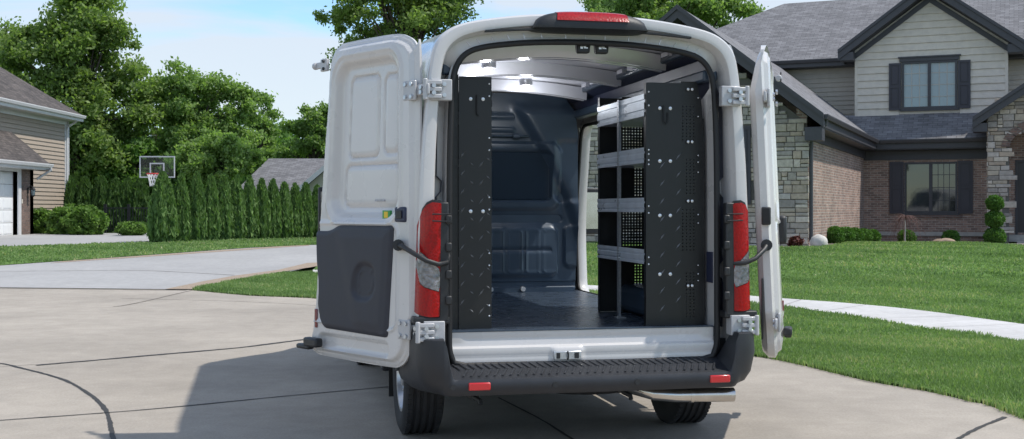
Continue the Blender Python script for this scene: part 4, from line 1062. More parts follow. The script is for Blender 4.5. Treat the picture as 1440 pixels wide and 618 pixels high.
for j in range(len(YS)-1):
    for i in range(NF-1):
        c = (Vector(vs[j*NF+i])+Vector(vs[(j+1)*NF+i+1]))/2
        if c.x > .7 and 1.45 <= c.y <= 3.70 and .62 < c.z < 2.10: continue
        if abs(c.x) > .8 and any((c.y-w)**2+(c.z-.36)**2 < .42**2 for w in WHY): continue
        fs.append((j*NF+i, j*NF+i+1, (j+1)*NF+i+1, (j+1)*NF+i))
n = len(YS)-1; vs2 = vs+[(0,5.60,.7)]
for i in range(NF-1): fs.append((n*NF+i, n*NF+i+1, len(vs2)-1))
mb.add(vs2, fs); body = mb.build('body', M['paint'], VAN, smooth=50, uv=False)
def patch(name, i0,i1,y0,y1,off,mat,ny=8,parent=None):
    m = MB(); ys_ = np.linspace(y0,y1,ny); w = i1-i0+1
    m.add([shell(i,y,off) for y in ys_ for i in range(i0,i1+1)], [(j*w+i,j*w+i+1,(j+1)*w+i+1,(j+1)*w+i) for j in range(ny-1) for i in range(w-1)])
    return m.build(name, mat, parent or VAN, smooth=60, uv=False)
mid = NF//2
patch('windshield', mid-20, mid+20, 4.15, 4.92, .004, M['glass_dark'])
patch('side_window', mid+20, mid+32, 3.86, 4.15, .005, M['glass_dark']); patch('side_window', mid-32, mid-20, 3.86, 4.15, .005, M['glass_dark'])
patch('grille', mid-14, mid+14, 5.36, 5.54, .006, M['black'],5)
patch('headlamp', mid+18, mid+30, 5.2, 5.46, .006, M['clear'],5); patch('headlamp', mid-30, mid-18, 5.2, 5.46, .006, M['clear'],5)
m = MB()
for s in (-1,1):
    m.box(min(s*.97,s*1.03),max(s*.97,s*1.03),1.36,3.76,.32,.56)
m.build('side_skirt', M['bumper'], VAN, bevel=.015)
m = MB(); m.box(-.93,.93,5.30,5.66,.30,.70); m.build('front_bumper', M['bumper'], VAN, bevel=.05)
for s in (-1,1):
    for w in WHY:
        m = MB(); m.tube([(s*1.0, w+.43*math.cos(a), .36+.43*math.sin(a)) for a in np.linspace(.25,PI-.2,18)], .045, 8); m.build('wheel_arch', M['bumper'], VAN, smooth=50, uv=False)
    m = MB(); m.tube([(s*1.0,4.25,1.35),(s*1.12,4.3,1.33)],.03,8); m.box(min(s*1.10,s*1.30),max(s*1.10,s*1.30),4.22,4.34,1.15,1.58)
    mi = m.build('side_mirror', M['black'], VAN, bevel=.03)
    MB().box(min(s*1.12,s*1.28),max(s*1.12,s*1.28),4.212,4.218,1.2,1.54).build('mirror_glass', M['chrome'], mi, uv=False)
# sliding door, slid back along the right flank
m = MB(); P_ = [shell(i,1.0,.085) for i in range(mid+20,NF-3)]
k = len(P_); q = [(p[0],.35,p[2]) for p in P_]+[(p[0],1.42,p[2]) for p in P_]+[(p[0]-.05,.35,p[2]) for p in P_]+[(p[0]-.05,1.42,p[2]) for p in P_]
fs = []
for i in range(k-1): fs += [(i,i+1,k+i+1,k+i),(2*k+i,3*k+i,3*k+i+1,2*k+i+1),(i,2*k+i,2*k+i+1,i+1),(k+i,k+i+1,3*k+i+1,3*k+i)]
fs += [(0,k,3*k,2*k),(k-1,3*k-1,4*k-1,2*k-1)]
m.add(q,fs); m.build('sliding_door', M['paint'], VAN, smooth=40, uv=False)

# rear frame: a lofted ring between the body corner and the door opening
def ring(i, f, y):
    a = BO[i]; b = OP[i]; return (a[0]+(b[0]-a[0])*f, y, a[1]+(b[1]-a[1])*f)
def tun(i):
    z = OP[i][1]; return .10+.22*sm((2.12-z)/.1)
RL = [(0,.14),(0.0,.10),(.015,.066),(.05,.044),(.11,.034),(.30,.030),(.44,.034),(.48,.045),(.54,.205),(.58,.215),(.86,.215),(.90,.205),(.93,.108),(.96,.100),(1.0,.104)]
vs = []
for i in range(NF):
    dk = .10+.90*sm((2.24-OP[i][1])/.18)
    for f,y in RL: vs.append(ring(i,f,y if y<.12 or f<.5 else .108+(y-.108)*dk))
    x,z = OP[i]; vs.append((x, .125, z)); vs.append((x, max(.14,tun(i)), z)); vs.append((x*1.03 if abs(x)>.6 else x, max(.14,tun(i))+.004, z+(.03 if z>2.2 else 0)))
w = len(RL)+3
m = MB(); m.add(vs, [(i*w+j,i*w+j+1,(i+1)*w+j+1,(i+1)*w+j) for i in range(NF-1) for j in range(w-1)])
m.build('rear_frame', M['paint'], VAN, smooth=35, uv=False)
# pressed slots along the top flange
m = MB()
for i in range(mid-14, mid+15, 2):
    a = ring(i,.64,.117); b = ring(i,.84,.117); m.tube([a,b],.004,5)
each(m,'flange_bead', M['paint_in'], VAN, uv=False)
ctr = [(x,.094,z) for x,z in OP]; low = [(.76,.094,.528),(.70,.094,.513),(.45,.094,.512),(.20,.094,.505),(0,.094,.500),(-.20,.094,.505),(-.45,.094,.512),(-.70,.094,.513),(-.76,.094,.528)]
m = MB(); m.tube(ctr+low, .017, 10, closed=True); m.build('door_seal', M['rubber'], VAN, smooth=60, uv=False)
m = MB(); pth = [(x,.028,2.392-.028*(x/.6)**2) for x in np.linspace(-.60,.60,25)]
m.add([(x,yy,z+dz) for x,y,z in pth for yy,dz in ((.04,.006),(.012,.005),(.012,-.005),(.04,-.006))], [(i*4+j,i*4+(j+1)%4,(i+1)*4+(j+1)%4,(i+1)*4+j) for i in range(24) for j in range(4)]); m.build('roof_seal_strip', M['black'], VAN, uv=False)
# high brake lamp
def chl(zs, y): return y
m = MB(); xs_ = np.linspace(-1,1,29); vs=[]
for t in xs_:
    x = .335*t; e = (1-abs(t)**5)**.5 if abs(t)<1 else 0
    zt = 2.388+.098*e*(1-.10*t*t); zb = 2.388-.012*e; fy = -.045*e
    vs += [(x,.42,zb),(x,.03+fy+.04,zb),(x,.0+fy,zb+.012*e),(x,-.004+fy,zb+.05*e),(x,.02+fy,zt-.012*e),(x,.06+fy,zt),(x,.42,zt+.035*e)]
m.add(vs,[(i*7+j,i*7+j+1,(i+1)*7+j+1,(i+1)*7+j) for i in range(28) for j in range(6)])
hb_ = m.build('high_brake_lamp', M['black'], VAN, smooth=55, uv=False)
m = MB(); vs=[]
for t in np.linspace(-.60,.60,15):
    x=.335*t; e=(1-abs(t)**5)**.5; zt=2.388+.098*e*(1-.10*t*t); zb=2.388-.012*e; fy=-.045*e
    vs += [(x*1.04,-.009+fy,zb+.052),(x,.014+fy,zt-.010),(x,.058+fy,zt+.003),(x,.13+fy,zt+.008)]
m.add(vs,[(i*4+j,i*4+j+1,(i+1)*4+j+1,(i+1)*4+j) for i in range(14) for j in range(3)]); m.build('red_lens', M['red'], hb_, smooth=55, uv=False)

# sill panel below the floor edge
sp = rpoly([(-.775,.695),(-.775,.515),(.775,.515),(.775,.695)],[0,.09,.09,0])
def sillh(V):
    H = np.zeros(len(V)); z = V[:,1]
    ins = ss(rrect(V,-.70,.70,.575,.655,.03),.03); H += .020*ss(z-.612,.022)-.006*ss(np.abs(z-.655)-.012,.02)*ss(np.abs(V[:,0])-.70,.06)
    H -= .008*ss(np.abs(z-.560)-.002,.018); H += .012*ss(rrect(V,-.20,-.02,.52,.60,.02),.03); return H
relief('sill_panel', sp, sillh, .012, -.05, lambda a,b,c:(a,.118-c,b), M['paint'], VAN, smooth=30)
m = MB(); m.box(-.195,-.035,.076,.100,.532,.580); lt = m.build('door_latch', M['zinc'], VAN, bevel=.004)
m = MB(); m.box(-.180,-.160,.071,.0755,.540,.572); m.box(-.075,-.050,.071,.0755,.540,.572); m.tube([(-.115,.076,.535),(-.115,.062,.545),(-.115,.062,.570),(-.115,.076,.578)],.005,6)
each(m,'latch_striker', M['black'], lt, uv=False)

# ---- interior
m = MB(); m.box(-.82,.82,.136,3.30,.64,.697); fl = m.build('cargo_floor', M['vinyl'], VAN, uv=False)
m = MB(); m.box(-.772,.772,.112,.135,.6975,.704); m.build('floor_edge_trim', M['navy'], VAN, uv=False)
def lining(s):
    prof = [(.845,.69),(.85,.95),(.845,.97),(.82,1.0),(.82,1.05),(.85,1.08),(.85,1.45),(.825,1.48),(.82,1.54),(.85,1.57),(.845,1.95),(.83,2.05),(.79,2.14),(.78,2.15),(.76,2.27),(.67,2.31),(.66,2.36)]
    ys_ = [.15,.6,1.0,1.45,1.6,2.0,2.4,2.8,3.27,3.34]; m = MB(); n = len(prof)
    vs = [(s*x,y,z) for y in ys_ for x,z in prof]; fs=[]
    for j in range(len(ys_)-1):
        for i in range(n-1):
            zc = (prof[i][1]+prof[i+1][1])/2; yc=(ys_[j]+ys_[j+1])/2
            if s>0 and 1.45<yc<3.7 and .62<zc<2.10: continue
            q = (j*n+i,j*n+i+1,(j+1)*n+i+1,(j+1)*n+i); fs.append(q if s<0 else q[::-1])
    m.add(vs,fs); return m
for s in (-1,1):
    lining(s).build('side_lining', M['navy2'], VAN, smooth=35, uv=False)
    m = MB(); m.box(min(s*.73,s*.82),max(s*.73,s*.82),.16,3.12,2.135,2.20); m.box(min(s*.66,s*.70),max(s*.66,s*.70),.16,3.12,2.30,2.345); m.build('roof_rail', M['navy'], VAN, bevel=.012)
    m = MB()
    for k in range(11): m.box(min(s*.630,s*.665),max(s*.630,s*.665),.5+k*.23,.62+k*.23,2.325,2.352)
    each(m,'lit_slot_block', M['paint_in'], VAN)  # white blocks stand in for the lit slots between rail and ceiling
    m = MB(); m.box(min(s*.55,s*.83),max(s*.55,s*.83),.5,1.35,.697,.88); m.build('wheel_box', M['navy'], VAN, bevel=.05, seg=3)
# ceiling with pressed panels, crown and bows
cp = [(-.67,.13),(.67,.13),(.67,3.14),(-.67,3.14)]
def ceilh(V):
    x,y = V[:,0],V[:,1]; H = 2.405-.045*(x/.67)**2-.05*np.clip((y-2.0)/1.0,0,1)**2
    for y0,y1 in ((.28,.62),(.95,1.55),(1.9,2.45)):
        for x0,x1 in ((-.58,-.05),(.05,.58)): H += .022*ss(rrect(V,x0,x1,y0,y1,.06),.04)
    return H
relief('ceiling_panel', cp, ceilh, .035, None, lambda a,b,c:(a,b,c), M['paint_in'], VAN, smooth=40, flip=True)
for yb in (.78,1.72,2.62):
    m = MB(); vs=[]; xs_=np.linspace(-.70,.70,23)
    for x in xs_:
        z = 2.385-.05*(x/.67)**2-.05*max(0,(yb-2)/1.0)**2; g=.0+.01*(abs(x)/.7)
        vs += [(x,yb-.075,z+.02),(x,yb-.065,z-.03),(x,yb-.055,z-.06-g),(x,yb-.02,z-.06-g),(x,yb-.012,z-.042-g),(x,yb+.012,z-.042-g),(x,yb+.02,z-.06-g),(x,yb+.055,z-.06-g),(x,yb+.065,z-.03),(x,yb+.075,z+.02)]
    m.add(vs,[(i*10+j,i*10+j+1,(i+1)*10+j+1,(i+1)*10+j) for i in range(22) for j in range(9)]); bw = m.build('roof_bow', M['paint_in'], VAN, smooth=30, uv=False)
# dome lamps (lit) and the two hanging strikers at the header
lm, nt, p = nmat('lit_led_diffuser'); p.inputs['Emission Color'].default_value=(1,.97,.92,1); p.inputs['Emission Strength'].default_value=14
LAMPS=[(.17,2.38,2.325),(-.30,1.45,2.335)]
for k,(x,y,z) in enumerate(LAMPS):
    a = MB().lathe([(.0,.0),(.045,.0),(.05,.008),(.05,.05)],2,(x,y,z),24).build('dome_lamp', M['paint_in'], VAN, smooth=40)
    MB().lathe([(0,-.008),(.018,-.006),(.024,-.002)],2,(x,y,z),24).build('lamp_diffuser', lm, a, uv=False)
    L = bpy.data.lights.new('dome_light','POINT'); L.energy = 2.8; L.shadow_soft_size=.03; L.color=(.92,.95,1)
    lo = bpy.data.objects.new('dome_light', L); COL.objects.link(lo); lo.parent = a; lo.location=(x,y,z-.14)
for x in (-.005,.105):
    m = MB(); m.prism([(x-.042,.13,2.335),(x+.042,.13,2.335),(x+.036,.13,2.275),(x-.036,.13,2.275)],(0,.05,0)); st_ = m.build('door_striker', M['black'], VAN, bevel=.008)
    m = MB(); m.box(x-.022,x-.006,.126,.131,2.298,2.312); m.box(x+.0,x+.022,.126,.131,2.300,2.306); m.box(x-.004,x+.012,.1255,.131,2.306,2.314); m.build('striker_plate', M['bolt'], st_, uv=False)
# bulkhead behind the seats
bp_ = rpoly([(-.84,.69),(.76,.69),(.77,1.2),(.77,1.95),(.74,2.20),(.66,2.34),(-.66,2.34),(-.76,2.20),(-.84,1.95)],.04)
def bulk(V):
    x,z = V[:,0],V[:,1]; H = np.zeros(len(V))
    # slanted bulge towards the right pillar
    edge = .26+(2.22-z)*.42+.10*np.sin((2.2-z)*2.2); lim = (z>.98)&(z<2.25)
    H += .075*(1/(1+np.exp(-(x-edge)/.018)))*ss(np.abs(z-1.6)-.62,.12)
    H += .03*ss(rrect(V,-.78,.62,1.38,1.93,.09),.035); H -= .045*ss(rrect(V,-.70,.545,1.455,1.86,.06),.03)
    for z0 in (2.02,2.13): H += .014*ss(rrect(V,-.7,.24,z0,z0+.035,.015),.02)
    H -= .018*ss(rrect(V,-.74,.64,1.27,1.335,.03),.03)
    H += .02*ss(rrect(V,-.76,.60,.83,1.24,.06),.03)
    for k in range(9): 
        c = -.66+k*.15; H += .008*ss(np.abs(rrect(V,c-.055,c+.055,.86,1.21,.02))-.004,.012)
    H -= .012*ss(rrect(V,-.72,.55,1.035,1.06,.012),.015)
    H += .022*ss(rrect(V,.66,.80,.90,1.25,.05),.03); H -= .03*ss(rrect(V,.58,.80,1.45,1.95,.06),.05)
    H -= .02*ss(rrect(V,-.8,.8,.745,.78,.015),.02)
    return H
bk = relief('bulkhead', bp_, bulk, .013, -.01, lambda a,b,c:(a,3.12-c,b), M['navy'], VAN, smooth=35)
MB().box(-.69,.535,3.118,3.124,1.465,1.85).build('bulkhead_window', M['glass_dark'], bk, uv=False)
m = MB()
for x in (.04,.31):
    m.cyl((x,3.12,.725),(x,3.09,.725),.020,12)
each(m,'anchor_bolt', M['bolt'], bk, uv=False)
m = MB(); m.tube([(-.3,3.085,1.985),(.30,3.085,1.985),(.36,3.11,1.985)],.010,8); m.cyl((.22,3.075,1.985),(.27,3.075,1.985),.02,10); m.build('cross_rod', M['navy'], bk, uv=False)
MB().box(.780,.7875,.15,.24,.95,1.13).build('lock_plate', M['navy2'], VAN, bevel=.002)
# jamb of the sliding-door opening
jr = rpoly([(1.47,.66),(3.62,.66),(3.69,1.3),(3.50,2.11),(1.47,2.11)],[.03,.12,.5,.14,.06],8)
def jl(o):
    c = (2.58,1.38); return [(c[0]+(a-c[0])*(1+o), c[1]+(b-c[1])*(1+o)) for a,b in jr]
m = MB(); n = len(jr); LO = [(.925,.07),(.922,.0),(.935,-.005),(.965,-.005),(.99,.0),(1.012,.012)]
vs = []
for x,o in LO: vs += [(x+(0 if x<.98 else (.0)),a,b) for a,b in jl(o)]
m.add(vs,[(k*n+i,k*n+(i+1)%n,(k+1)*n+(i+1)%n,(k+1)*n+i) for k in range(len(LO)-1) for i in range(n)]); m.build('side_door_frame', M['paint'], VAN, smooth=50, uv=False)
m = MB(); m.tube([(.918,a,b) for a,b in jl(-.012)], .014, 8, closed=True); m.build('side_door_seal', M['rubber'], VAN, smooth=60, uv=False)

# ---- rear bumper
pl = [(-1.03,.50),(-1.022,.30),(-1.006,.16)]
for a in np.linspace(0,PI/2,9)[1:]: pl.append((-.85-.142*math.cos(a), .06-.16*math.sin(a)))
pl += [(-.845,-.1),(-.83,-.1),(-.82,-.1),(-.81,-.1),(-.80,-.1),(-.79,-.1)]
pl += [(x,-.10-.012*math.cos(x/.8*PI/2)) for x in [-.835,-.825,-.815,-.805,-.795,-.785][6:]+list(np.linspace(-.76,.76,33))]
pl += [(-x,y) for x,y in pl[:17][::-1]]
def bsec(x,y,nx,ny):
    w_ = sm((abs(x)-.79)/.055) if y < .2 else 1
    tp = .668+.13*sm((y-.02)/.14); zt = .456+(tp-.456)*w_; z2 = .515+(tp-.515)*w_; dd = .205+(.10-.205)*w_; cr = .015
    ci = sm((abs(x)-.80)/.10)*(1-.65*sm((y-.05)/.15))
    S = [(.30,.36),(.06+.10*ci,.355),(.02+.09*ci,.360),(.0+.058*ci,.385),(-.004+.026*ci,.42+.02*ci),(.0,max(zt-.02-.10*ci,.436)),(.006,zt-.006),(.02,zt),(dd,z2),(dd+.02,z2-.03)]
    return [(x-nx*o, y-ny*o, z+.012) for o,z in S]
m = MB(); vs=[]; K=len(pl)
for i,(x,y) in enumerate(pl):
    a = Vector(pl[max(i-1,0)]); b = Vector(pl[min(i+1,K-1)]); t=(b-a).normalized(); vs += bsec(x,y,t.y,-t.x)
m.add(vs,[(i*10+j,i*10+j+1,(i+1)*10+j+1,(i+1)*10+j) for i in range(K-1) for j in range(9)])
bmp = m.build('rear_bumper', M['bumper'], VAN, smooth=38, uv=False)
m = MB()   # chequer ribs on the step
for k in range(34):
    x=-.74+k*1.44/33
    for (y0,y1,dx) in ((-.075,.0,.035),(.005,.075,-.035)):
        z0=.4745+(y0+.085)*.31; z1=.4745+(y1+.085)*.31
        m.add([(x-.006,y0,z0),(x+.006,y0,z0),(x+dx+.006,y1,z1),(x+dx-.006,y1,z1),(x-.004,y0,z0+.0025),(x+.004,y0,z0+.0025),(x+dx+.004,y1,z1+.0025),(x+dx-.004,y1,z1+.0025)],[(4,5,6,7),(0,1,5,4),(1,2,6,5),(2,3,7,6),(3,0,4,7)])
m.build('step_ribs', M['bumper'], bmp, uv=False)
for x in (-.655,.725): MB().box(x-.06,x+.06,-.116,-.09,.404,.446).build('bumper_reflector', M['redflat'], bmp, bevel=.006, uv=False)
for x in (-.80,-.235,.235,.80):
    y=-.118 if abs(x)<.5 else -.107
    MB().cyl((x,y+.02,.424),(x,y,.424),.016,14).build('parking_sensor', M['black'], bmp, uv=False)
# ---- tail lamps
def lamp(s):
    pl_ = [(.850,.02),(.865,.004),(.910,.002),(.940,.008),(.962,.030),(.974,.07),(.980,.12)]
    def q(z,i,o=0):
        x,y = pl_[i]; return (s*(x-(.014*(z-.8)/.6)+o*.4*(i/6)), y-o*(1-i/6), z)
    zt = [1.395,1.415,1.42,1.405,1.37,1.31,1.27]; zb=[.80,.795,.795,.80,.805,.81,.82]
    c1 = [1.00,1.06,1.10,1.13,1.15,1.11,1.085]; c0=[.995,.93,.945,.955,.975,1.05,1.08]
    def strip(lo,hi,mat,name,par,o):
        m=MB(); vs=[]; nz=6
        for k in range(nz+1):
            for i in range(7): z=lo[i]+(hi[i]-lo[i])*k/nz; vs.append(q(z,i,o))
        f=[(k*7+i,k*7+i+1,(k+1)*7+i+1,(k+1)*7+i) for k in range(nz) for i in range(6)]
        m.add(vs,f if s>0 else [a[::-1] for a in f]); return m.build(name,mat,par,smooth=50,uv=False)
    t = strip([z-.02 for z in zb],[z+.015 for z in zt],M['black'],'tail_lamp',VAN,.0)
    strip(c1,zt,M['red'],'red_lens',t,.012); strip([a+.004 for a in c0],[a-.004 for a in c1],M['clear'],'clear_lens',t,.012); strip(zb,c0,M['red'],'red_lens',t,.012)
    m = MB(); m.box(min(s*.805,s*.858),max(s*.805,s*.858),-.002,.05,.77,1.42); m.box(min(s*.80,s*1.0),max(s*.80,s*1.0),.0,.10,.755,.795)
    for z in (.86,1.0,1.15,1.3): m.box(min(s*.79,s*.825),max(s*.79,s*.825),-.02,0,z,z+.05)
    m.build('lamp_surround', M['black'], t, bevel=.008)
lamp(-1); lamp(1)
m=MB(); m.tube([(-.90,-.022,1.355),(-.80,-.03,1.355),(-.80,-.03,1.315),(-.90,-.022,1.318)],.004,6); m.tube([(.90,-.022,1.355),(.80,-.03,1.355),(.80,-.03,1.315),(.90,-.022,1.318)],.004,6); each(m,'wire_clip', M['black'], VAN, uv=False)

# ---- rear doors
DPOLY = [(-.03,.78),(.04,.655),(.07,.57),(.15,.50),(.30,.485),(.90,.487),(1.02,.50),(1.075,.53),(1.065,.60),(1.02,.78),(.96,1.36),(.915,1.75),(.88,2.0),(.86,2.20),(.83,2.31),(.76,2.36),(.66,2.374),(.22,2.372),(.08,2.345),(.0,2.29),(-.03,2.18)]
DPOLY = smooth_line(DPOLY+[DPOLY[0]],4)[:-1]
def doorh(V):
    u,z = V[:,0],V[:,1]; d = sdf_poly(V,DPOLY); H = -.030*ss(-(d+.035),.02)*0
    H = H-.028*ss(-d-.028,.022)*0 - .026*(1-ss(d+.040,.025))
    H -= .012*(1-ss(d+.012,.012))
    lean = (z-1.3)*-.085
    V2 = np.stack([u+ (z-1.3)*.085*(u/.8), z],1)
    big = ss(rrect(V2,.150,.80,1.345,2.235,.11),.05); H -= .045*big
    H += .010*ss(np.abs(rrect(V2,.10,.85,1.30,2.29,.14))-.012,.02)
    for a in ((.385,.70,1.685,2.16),(.175,.33,1.70,2.15),(.170,.725,1.395,1.640)):
        r = rrect(V2,a[0],a[1],a[2],a[3],.05); H -= .016*ss(np.abs(r)-.003,.020); H += .004*ss(r+.02,.02)
    H += .012*ss(np.abs(rrect(V2,.12,.98,.70,1.30,.07))-.006,.02)
    b = rrect(V,.22,.93,.545,.625,.035); H -= .025*ss(b,.03)
    return H
def mkdoor(s, P, ang, label):
    loc = to_local((*P,0)); a = ang-TH
    fn = (lambda u,z,h_: (u, h_, z)) if s>0 else (lambda u,z,h_: (u, -(h_+.045*(1.3-z)+(0 if h_>-.05 else -.028+.075*max(0,(z-2.08)/.29))), z))
    d = relief('rear_door', DPOLY, doorh, .0095, lambda V: -.085+.035*(1-ss(sdf_poly(V,DPOLY)+.02,.05))-.0, fn, M['paint'], VAN, smooth=38, flip=(s>0))
    d.location = loc; d.rotation_euler=(0,0,a); d['label']=label
    return d
PL=(-.555,6.45); AL=math.atan2(.747,-.667); PR=(1.543,6.88); AR=math.radians(76)
dl = mkdoor(1, PL, AL, 'left rear door swung fully open'); dr_ = mkdoor(-1, PR, AR, 'right rear door swung fully open, seen edge-on')
tp_ = rpoly([(.955,1.25),(.80,1.25),(.70,1.29),(.155,1.292),(.17,1.12),(.215,.657),(.86,.665),(.905,.70),(.935,.80),(.925,.93),(.945,1.05)],[.03,.06,.06,.03,.0,.03,.05,.03,.02,.04,.03])
SPK = rpoly([(.33,1.06),(.46,1.07),(.52,1.02),(.545,.90),(.49,.86),(.37,.865),(.32,.92)],.05)
def trimh(V):
    d = sdf_poly(V,tp_); H = .014*(ss(d+.010,.02)); p = sdf_poly(V,SPK)
    H -= .018*ss(p,.03); H += .006*ss(np.abs(p+.035)-.003,.008)
    H += .012*ss(rrect(V,.24,.85,1.17,1.26,.03),.06)*0
    H -= .012*ss(rrect(V,.60,.90,.72,1.16,.06),.08)*0 
    H += .018*ss(-(V[:,0]-.62+(V[:,1]-1.0)*-.3)*-1,.12)*ss(d+.05,.06)*.4
    return H
for s,d in ((1,dl),(-1,dr_)):
    relief('trim_panel', tp_, trimh, .012, -.035, lambda u,z,h_,s=s:(u,s*((h_+.004) if s>0 else (.25*h_-.012+.045*(1.3-z))),z), M['trim'], d, smooth=35, flip=(s>0))
    def bx(m,u0,u1,z0,z1,h0,h1):
        k = 0 if s>0 else .045*(1.3-(z0+z1)/2)
        m.box(u0,u1,min(s*(h0+k),s*(h1+k)),max(s*(h0+k),s*(h1+k)),z0,z1)
    # hinge straps with bolts
    for z in (2.035,.715):
        u0 = -.02 if z>1 else .03
        m = MB(); bx(m,u0-.02,u0+.09,z-.055,z+.055,-.012,.004); bx(m,u0-.115,u0,z-.03,z+.03,-.03,-.012); hg = m.build('hinge', M['hinge'], d, bevel=.006)
        m = MB()
        for a,b in ((.01,.035),(.01,-.035),(.065,.035),(.065,-.035),(-.06,.012),(-.06,-.015)): m.cyl((u0+a,s*(.003 if a>0 else -.012),z+b),(u0+a,s*(.014 if a>0 else 0),z+b),.012,8)
        each(m,'hinge_bolt', M['zinc'], hg, uv=False)
    m = MB(); bx(m,.83,.90,2.215,2.29,-.01,.012); bx(m,.885,.955,2.235,2.275,-.01,.008); m.cyl((.95,-s*.0,2.255),(.98,-s*.0,2.255),.022,12); 
    lt = m.build('upper_latch', M['hinge'], d, bevel=.006)
    m = MB(); m.cyl((.975,0,2.255),(.985,0,2.255),.016,10); 
    for z in (2.23,2.275): m.cyl((.86,s*.012,z),(.86,s*.02,z),.010,8)
    m.build('latch_pin', M['black'], lt, uv=False)
    m = MB(); bx(m,.885,1.03,.545,.60,.0,.055); bx(m,.98,1.12,.525,.555,.0,.05); m.build('lower_latch', M['black'], d, bevel=.012)
    m = MB(); bx(m,.945,.972,.66,.775,-.012,.008); m.build('door_reflector', M['reddark'], d, bevel=.004)
    if s>0:
        m = MB(); bx(m,.205,.275,1.325,1.375,-.02,-.004); lb_ = m.build('warning_label', M['green'], d, uv=False)
        m = MB(); bx(m,.222,.258,1.333,1.368,-.0035,-.0025); m.build('label_face', M['yellow'], lb_, uv=False)
        m = MB(); bx(m,.04,.145,1.31,1.395,-.03,.010); lh = m.build('door_switch', M['screen_blue'], d, bevel=.01)
        m = MB(); bx(m,.07,.12,1.33,1.375,.0105,.018); m.build('switch_insert', M['black'], lh, bevel=.004)
        m = MB()
        x=.60
        for k in range(7): bx(m,.30+k*.014,.309+k*.014,1.427,1.438,-.039,-.0335)
        m.build('stamped_mark', M['grey_decal'], d, uv=False)
    else:
        m = MB(); bx(m,-.062,.02,1.29,1.395,-.075,-.022); lh = m.build('door_switch', M['black'], d, bevel=.008)
        m = MB(); bx(m,-.066,-.05,1.305,1.38,-.066,-.03); m.build('switch_insert', M['rubber'], lh, uv=False)
        m = MB(); bx(m,.90,.97,1.15,1.34,-.02,.05); m.build('outer_handle', M['black'], d, bevel=.02)
        m = MB(); bx(m,-.05,.02,.62,.98,-.100,-.088); m.build('outer_moulding', M['black'], d, bevel=.01)
# body-side hinge plates
for s in (-1,1):
    for z in (2.035,.715):
        xo = .90 if z>1 else .945
        yb_ = .012 if z>1 else -.02
        def q(m,a,b,y0,y1,z0,z1): m.box(min(s*(xo+a),s*(xo+b)),max(s*(xo+a),s*(xo+b)),y0,y1,z0,z1)
        m = MB(); q(m,-.115,.0,yb_,.06,z-.058,z+.058)
        for zz0 in (-.050,-.012,.026): q(m,-.055,.028,yb_-.022,yb_-.001,z+zz0,z+zz0+.024)
        m.cyl((s*(xo+.035),yb_-.014,z-.058),(s*(xo+.035),yb_-.014,z+.058),.0135,12)
        hg=m.build('body_hinge', M['hinge'], VAN, bevel=.005)
        m = MB()
        for a,b in ((-.07,.03),(-.07,-.03),(-.01,.02),(-.01,-.02)): m.cyl((s*(xo+a),yb_,z+b),(s*(xo+a),yb_-.030 if a>-.05 else yb_-.012,z+b),.012,8)
        each(m,'hinge_bolt', M['zinc'], hg, uv=False)
# curved door check arms
m = MB(); m.tube([wpx(560,345,6.50),wpx(566,347,6.42),wpx(584,358,6.35),wpx(600,367,6.32),wpx(616,372,6.34),wpx(628,370,6.40),wpx(631,362,6.46),wpx(627,350,6.50)],[.022,.014,.0135,.0135,.0135,.0135,.012,.011],10); m.cyl(wpx(560,345,6.56),wpx(560,345,6.46),.032,14); m.build('check_arm', M['black'], VAN, smooth=60, uv=False)
m = MB(); m.tube([wpx(1078,345,6.86),wpx(1074,352,6.80),wpx(1062,364,6.76),wpx(1048,370,6.74),wpx(1032,371,6.76),wpx(1020,364,6.80),wpx(1015,350,6.86)],[.022,.014,.0135,.0135,.0135,.012,.011],10); m.cyl(wpx(1078,345,6.92),wpx(1078,345,6.83),.034,14); m.build('check_arm', M['black'], VAN, smooth=60, uv=False)

# ---- wheels
def wheel(x, y, s):
    prof = [(.215,-.10),(.235,-.112),(.275,-.122),(.32,-.120),(.345,-.108),(.356,-.094)]
    for c in (-.062,-.021,.021,.062): prof += [(.357,c-.0105),(.347,c-.0055),(.347,c+.0055),(.357,c+.0105)]
    prof += [(.356,.094),(.345,.108),(.32,.120),(.275,.122),(.235,.112),(.215,.10)]
    t = MB(); 
    w_ = bpy.data.objects.new('wheel', None)
    t.lathe(prof,0,(x,y,.355),64)
    for k in range(68):
        a = 2*PI*k/68
        for sx in (-1,1):
            ca,sa = math.cos(a),math.sin(a); cb,sb = math.cos(a+.055),math.sin(a+.055)
            P=[]
            for r in (.345,.3605):
                for (c_,s_) in ((ca,sa),(cb,sb)):
                    for xx in (.074,.103): P.append((x+sx*xx, y+r*c_, .355+r*s_))
            t.add(P,[(4,5,7,6),(0,1,5,4),(2,6,7,3),(1,3,7,5),(0,4,6,2)])
    ty = t.build('wheel', M['tyre'], VAN, smooth=35, uv=False)
    r = MB(); r.lathe([(.218,s*.10),(.222,s*.108),(.205,s*.106),(.19,s*.075),(.12,s*.055),(.07,s*.085),(.06,s*.10),(0,s*.10)],0,(x,y,.355),32)
    for k in range(5):
        a=2*PI*k/5; r.cyl((x+s*.075,y+.045*math.cos(a)*2.2,.355+.1*math.sin(a)),(x+s*.095,y+.1*math.cos(a),.355+.1*math.sin(a)),.011,8)
    r.build('rim', M['rim'], ty, smooth=40, uv=False)
for w in WHY:
    wheel(-.855,w,-1); wheel(.855,w,1)
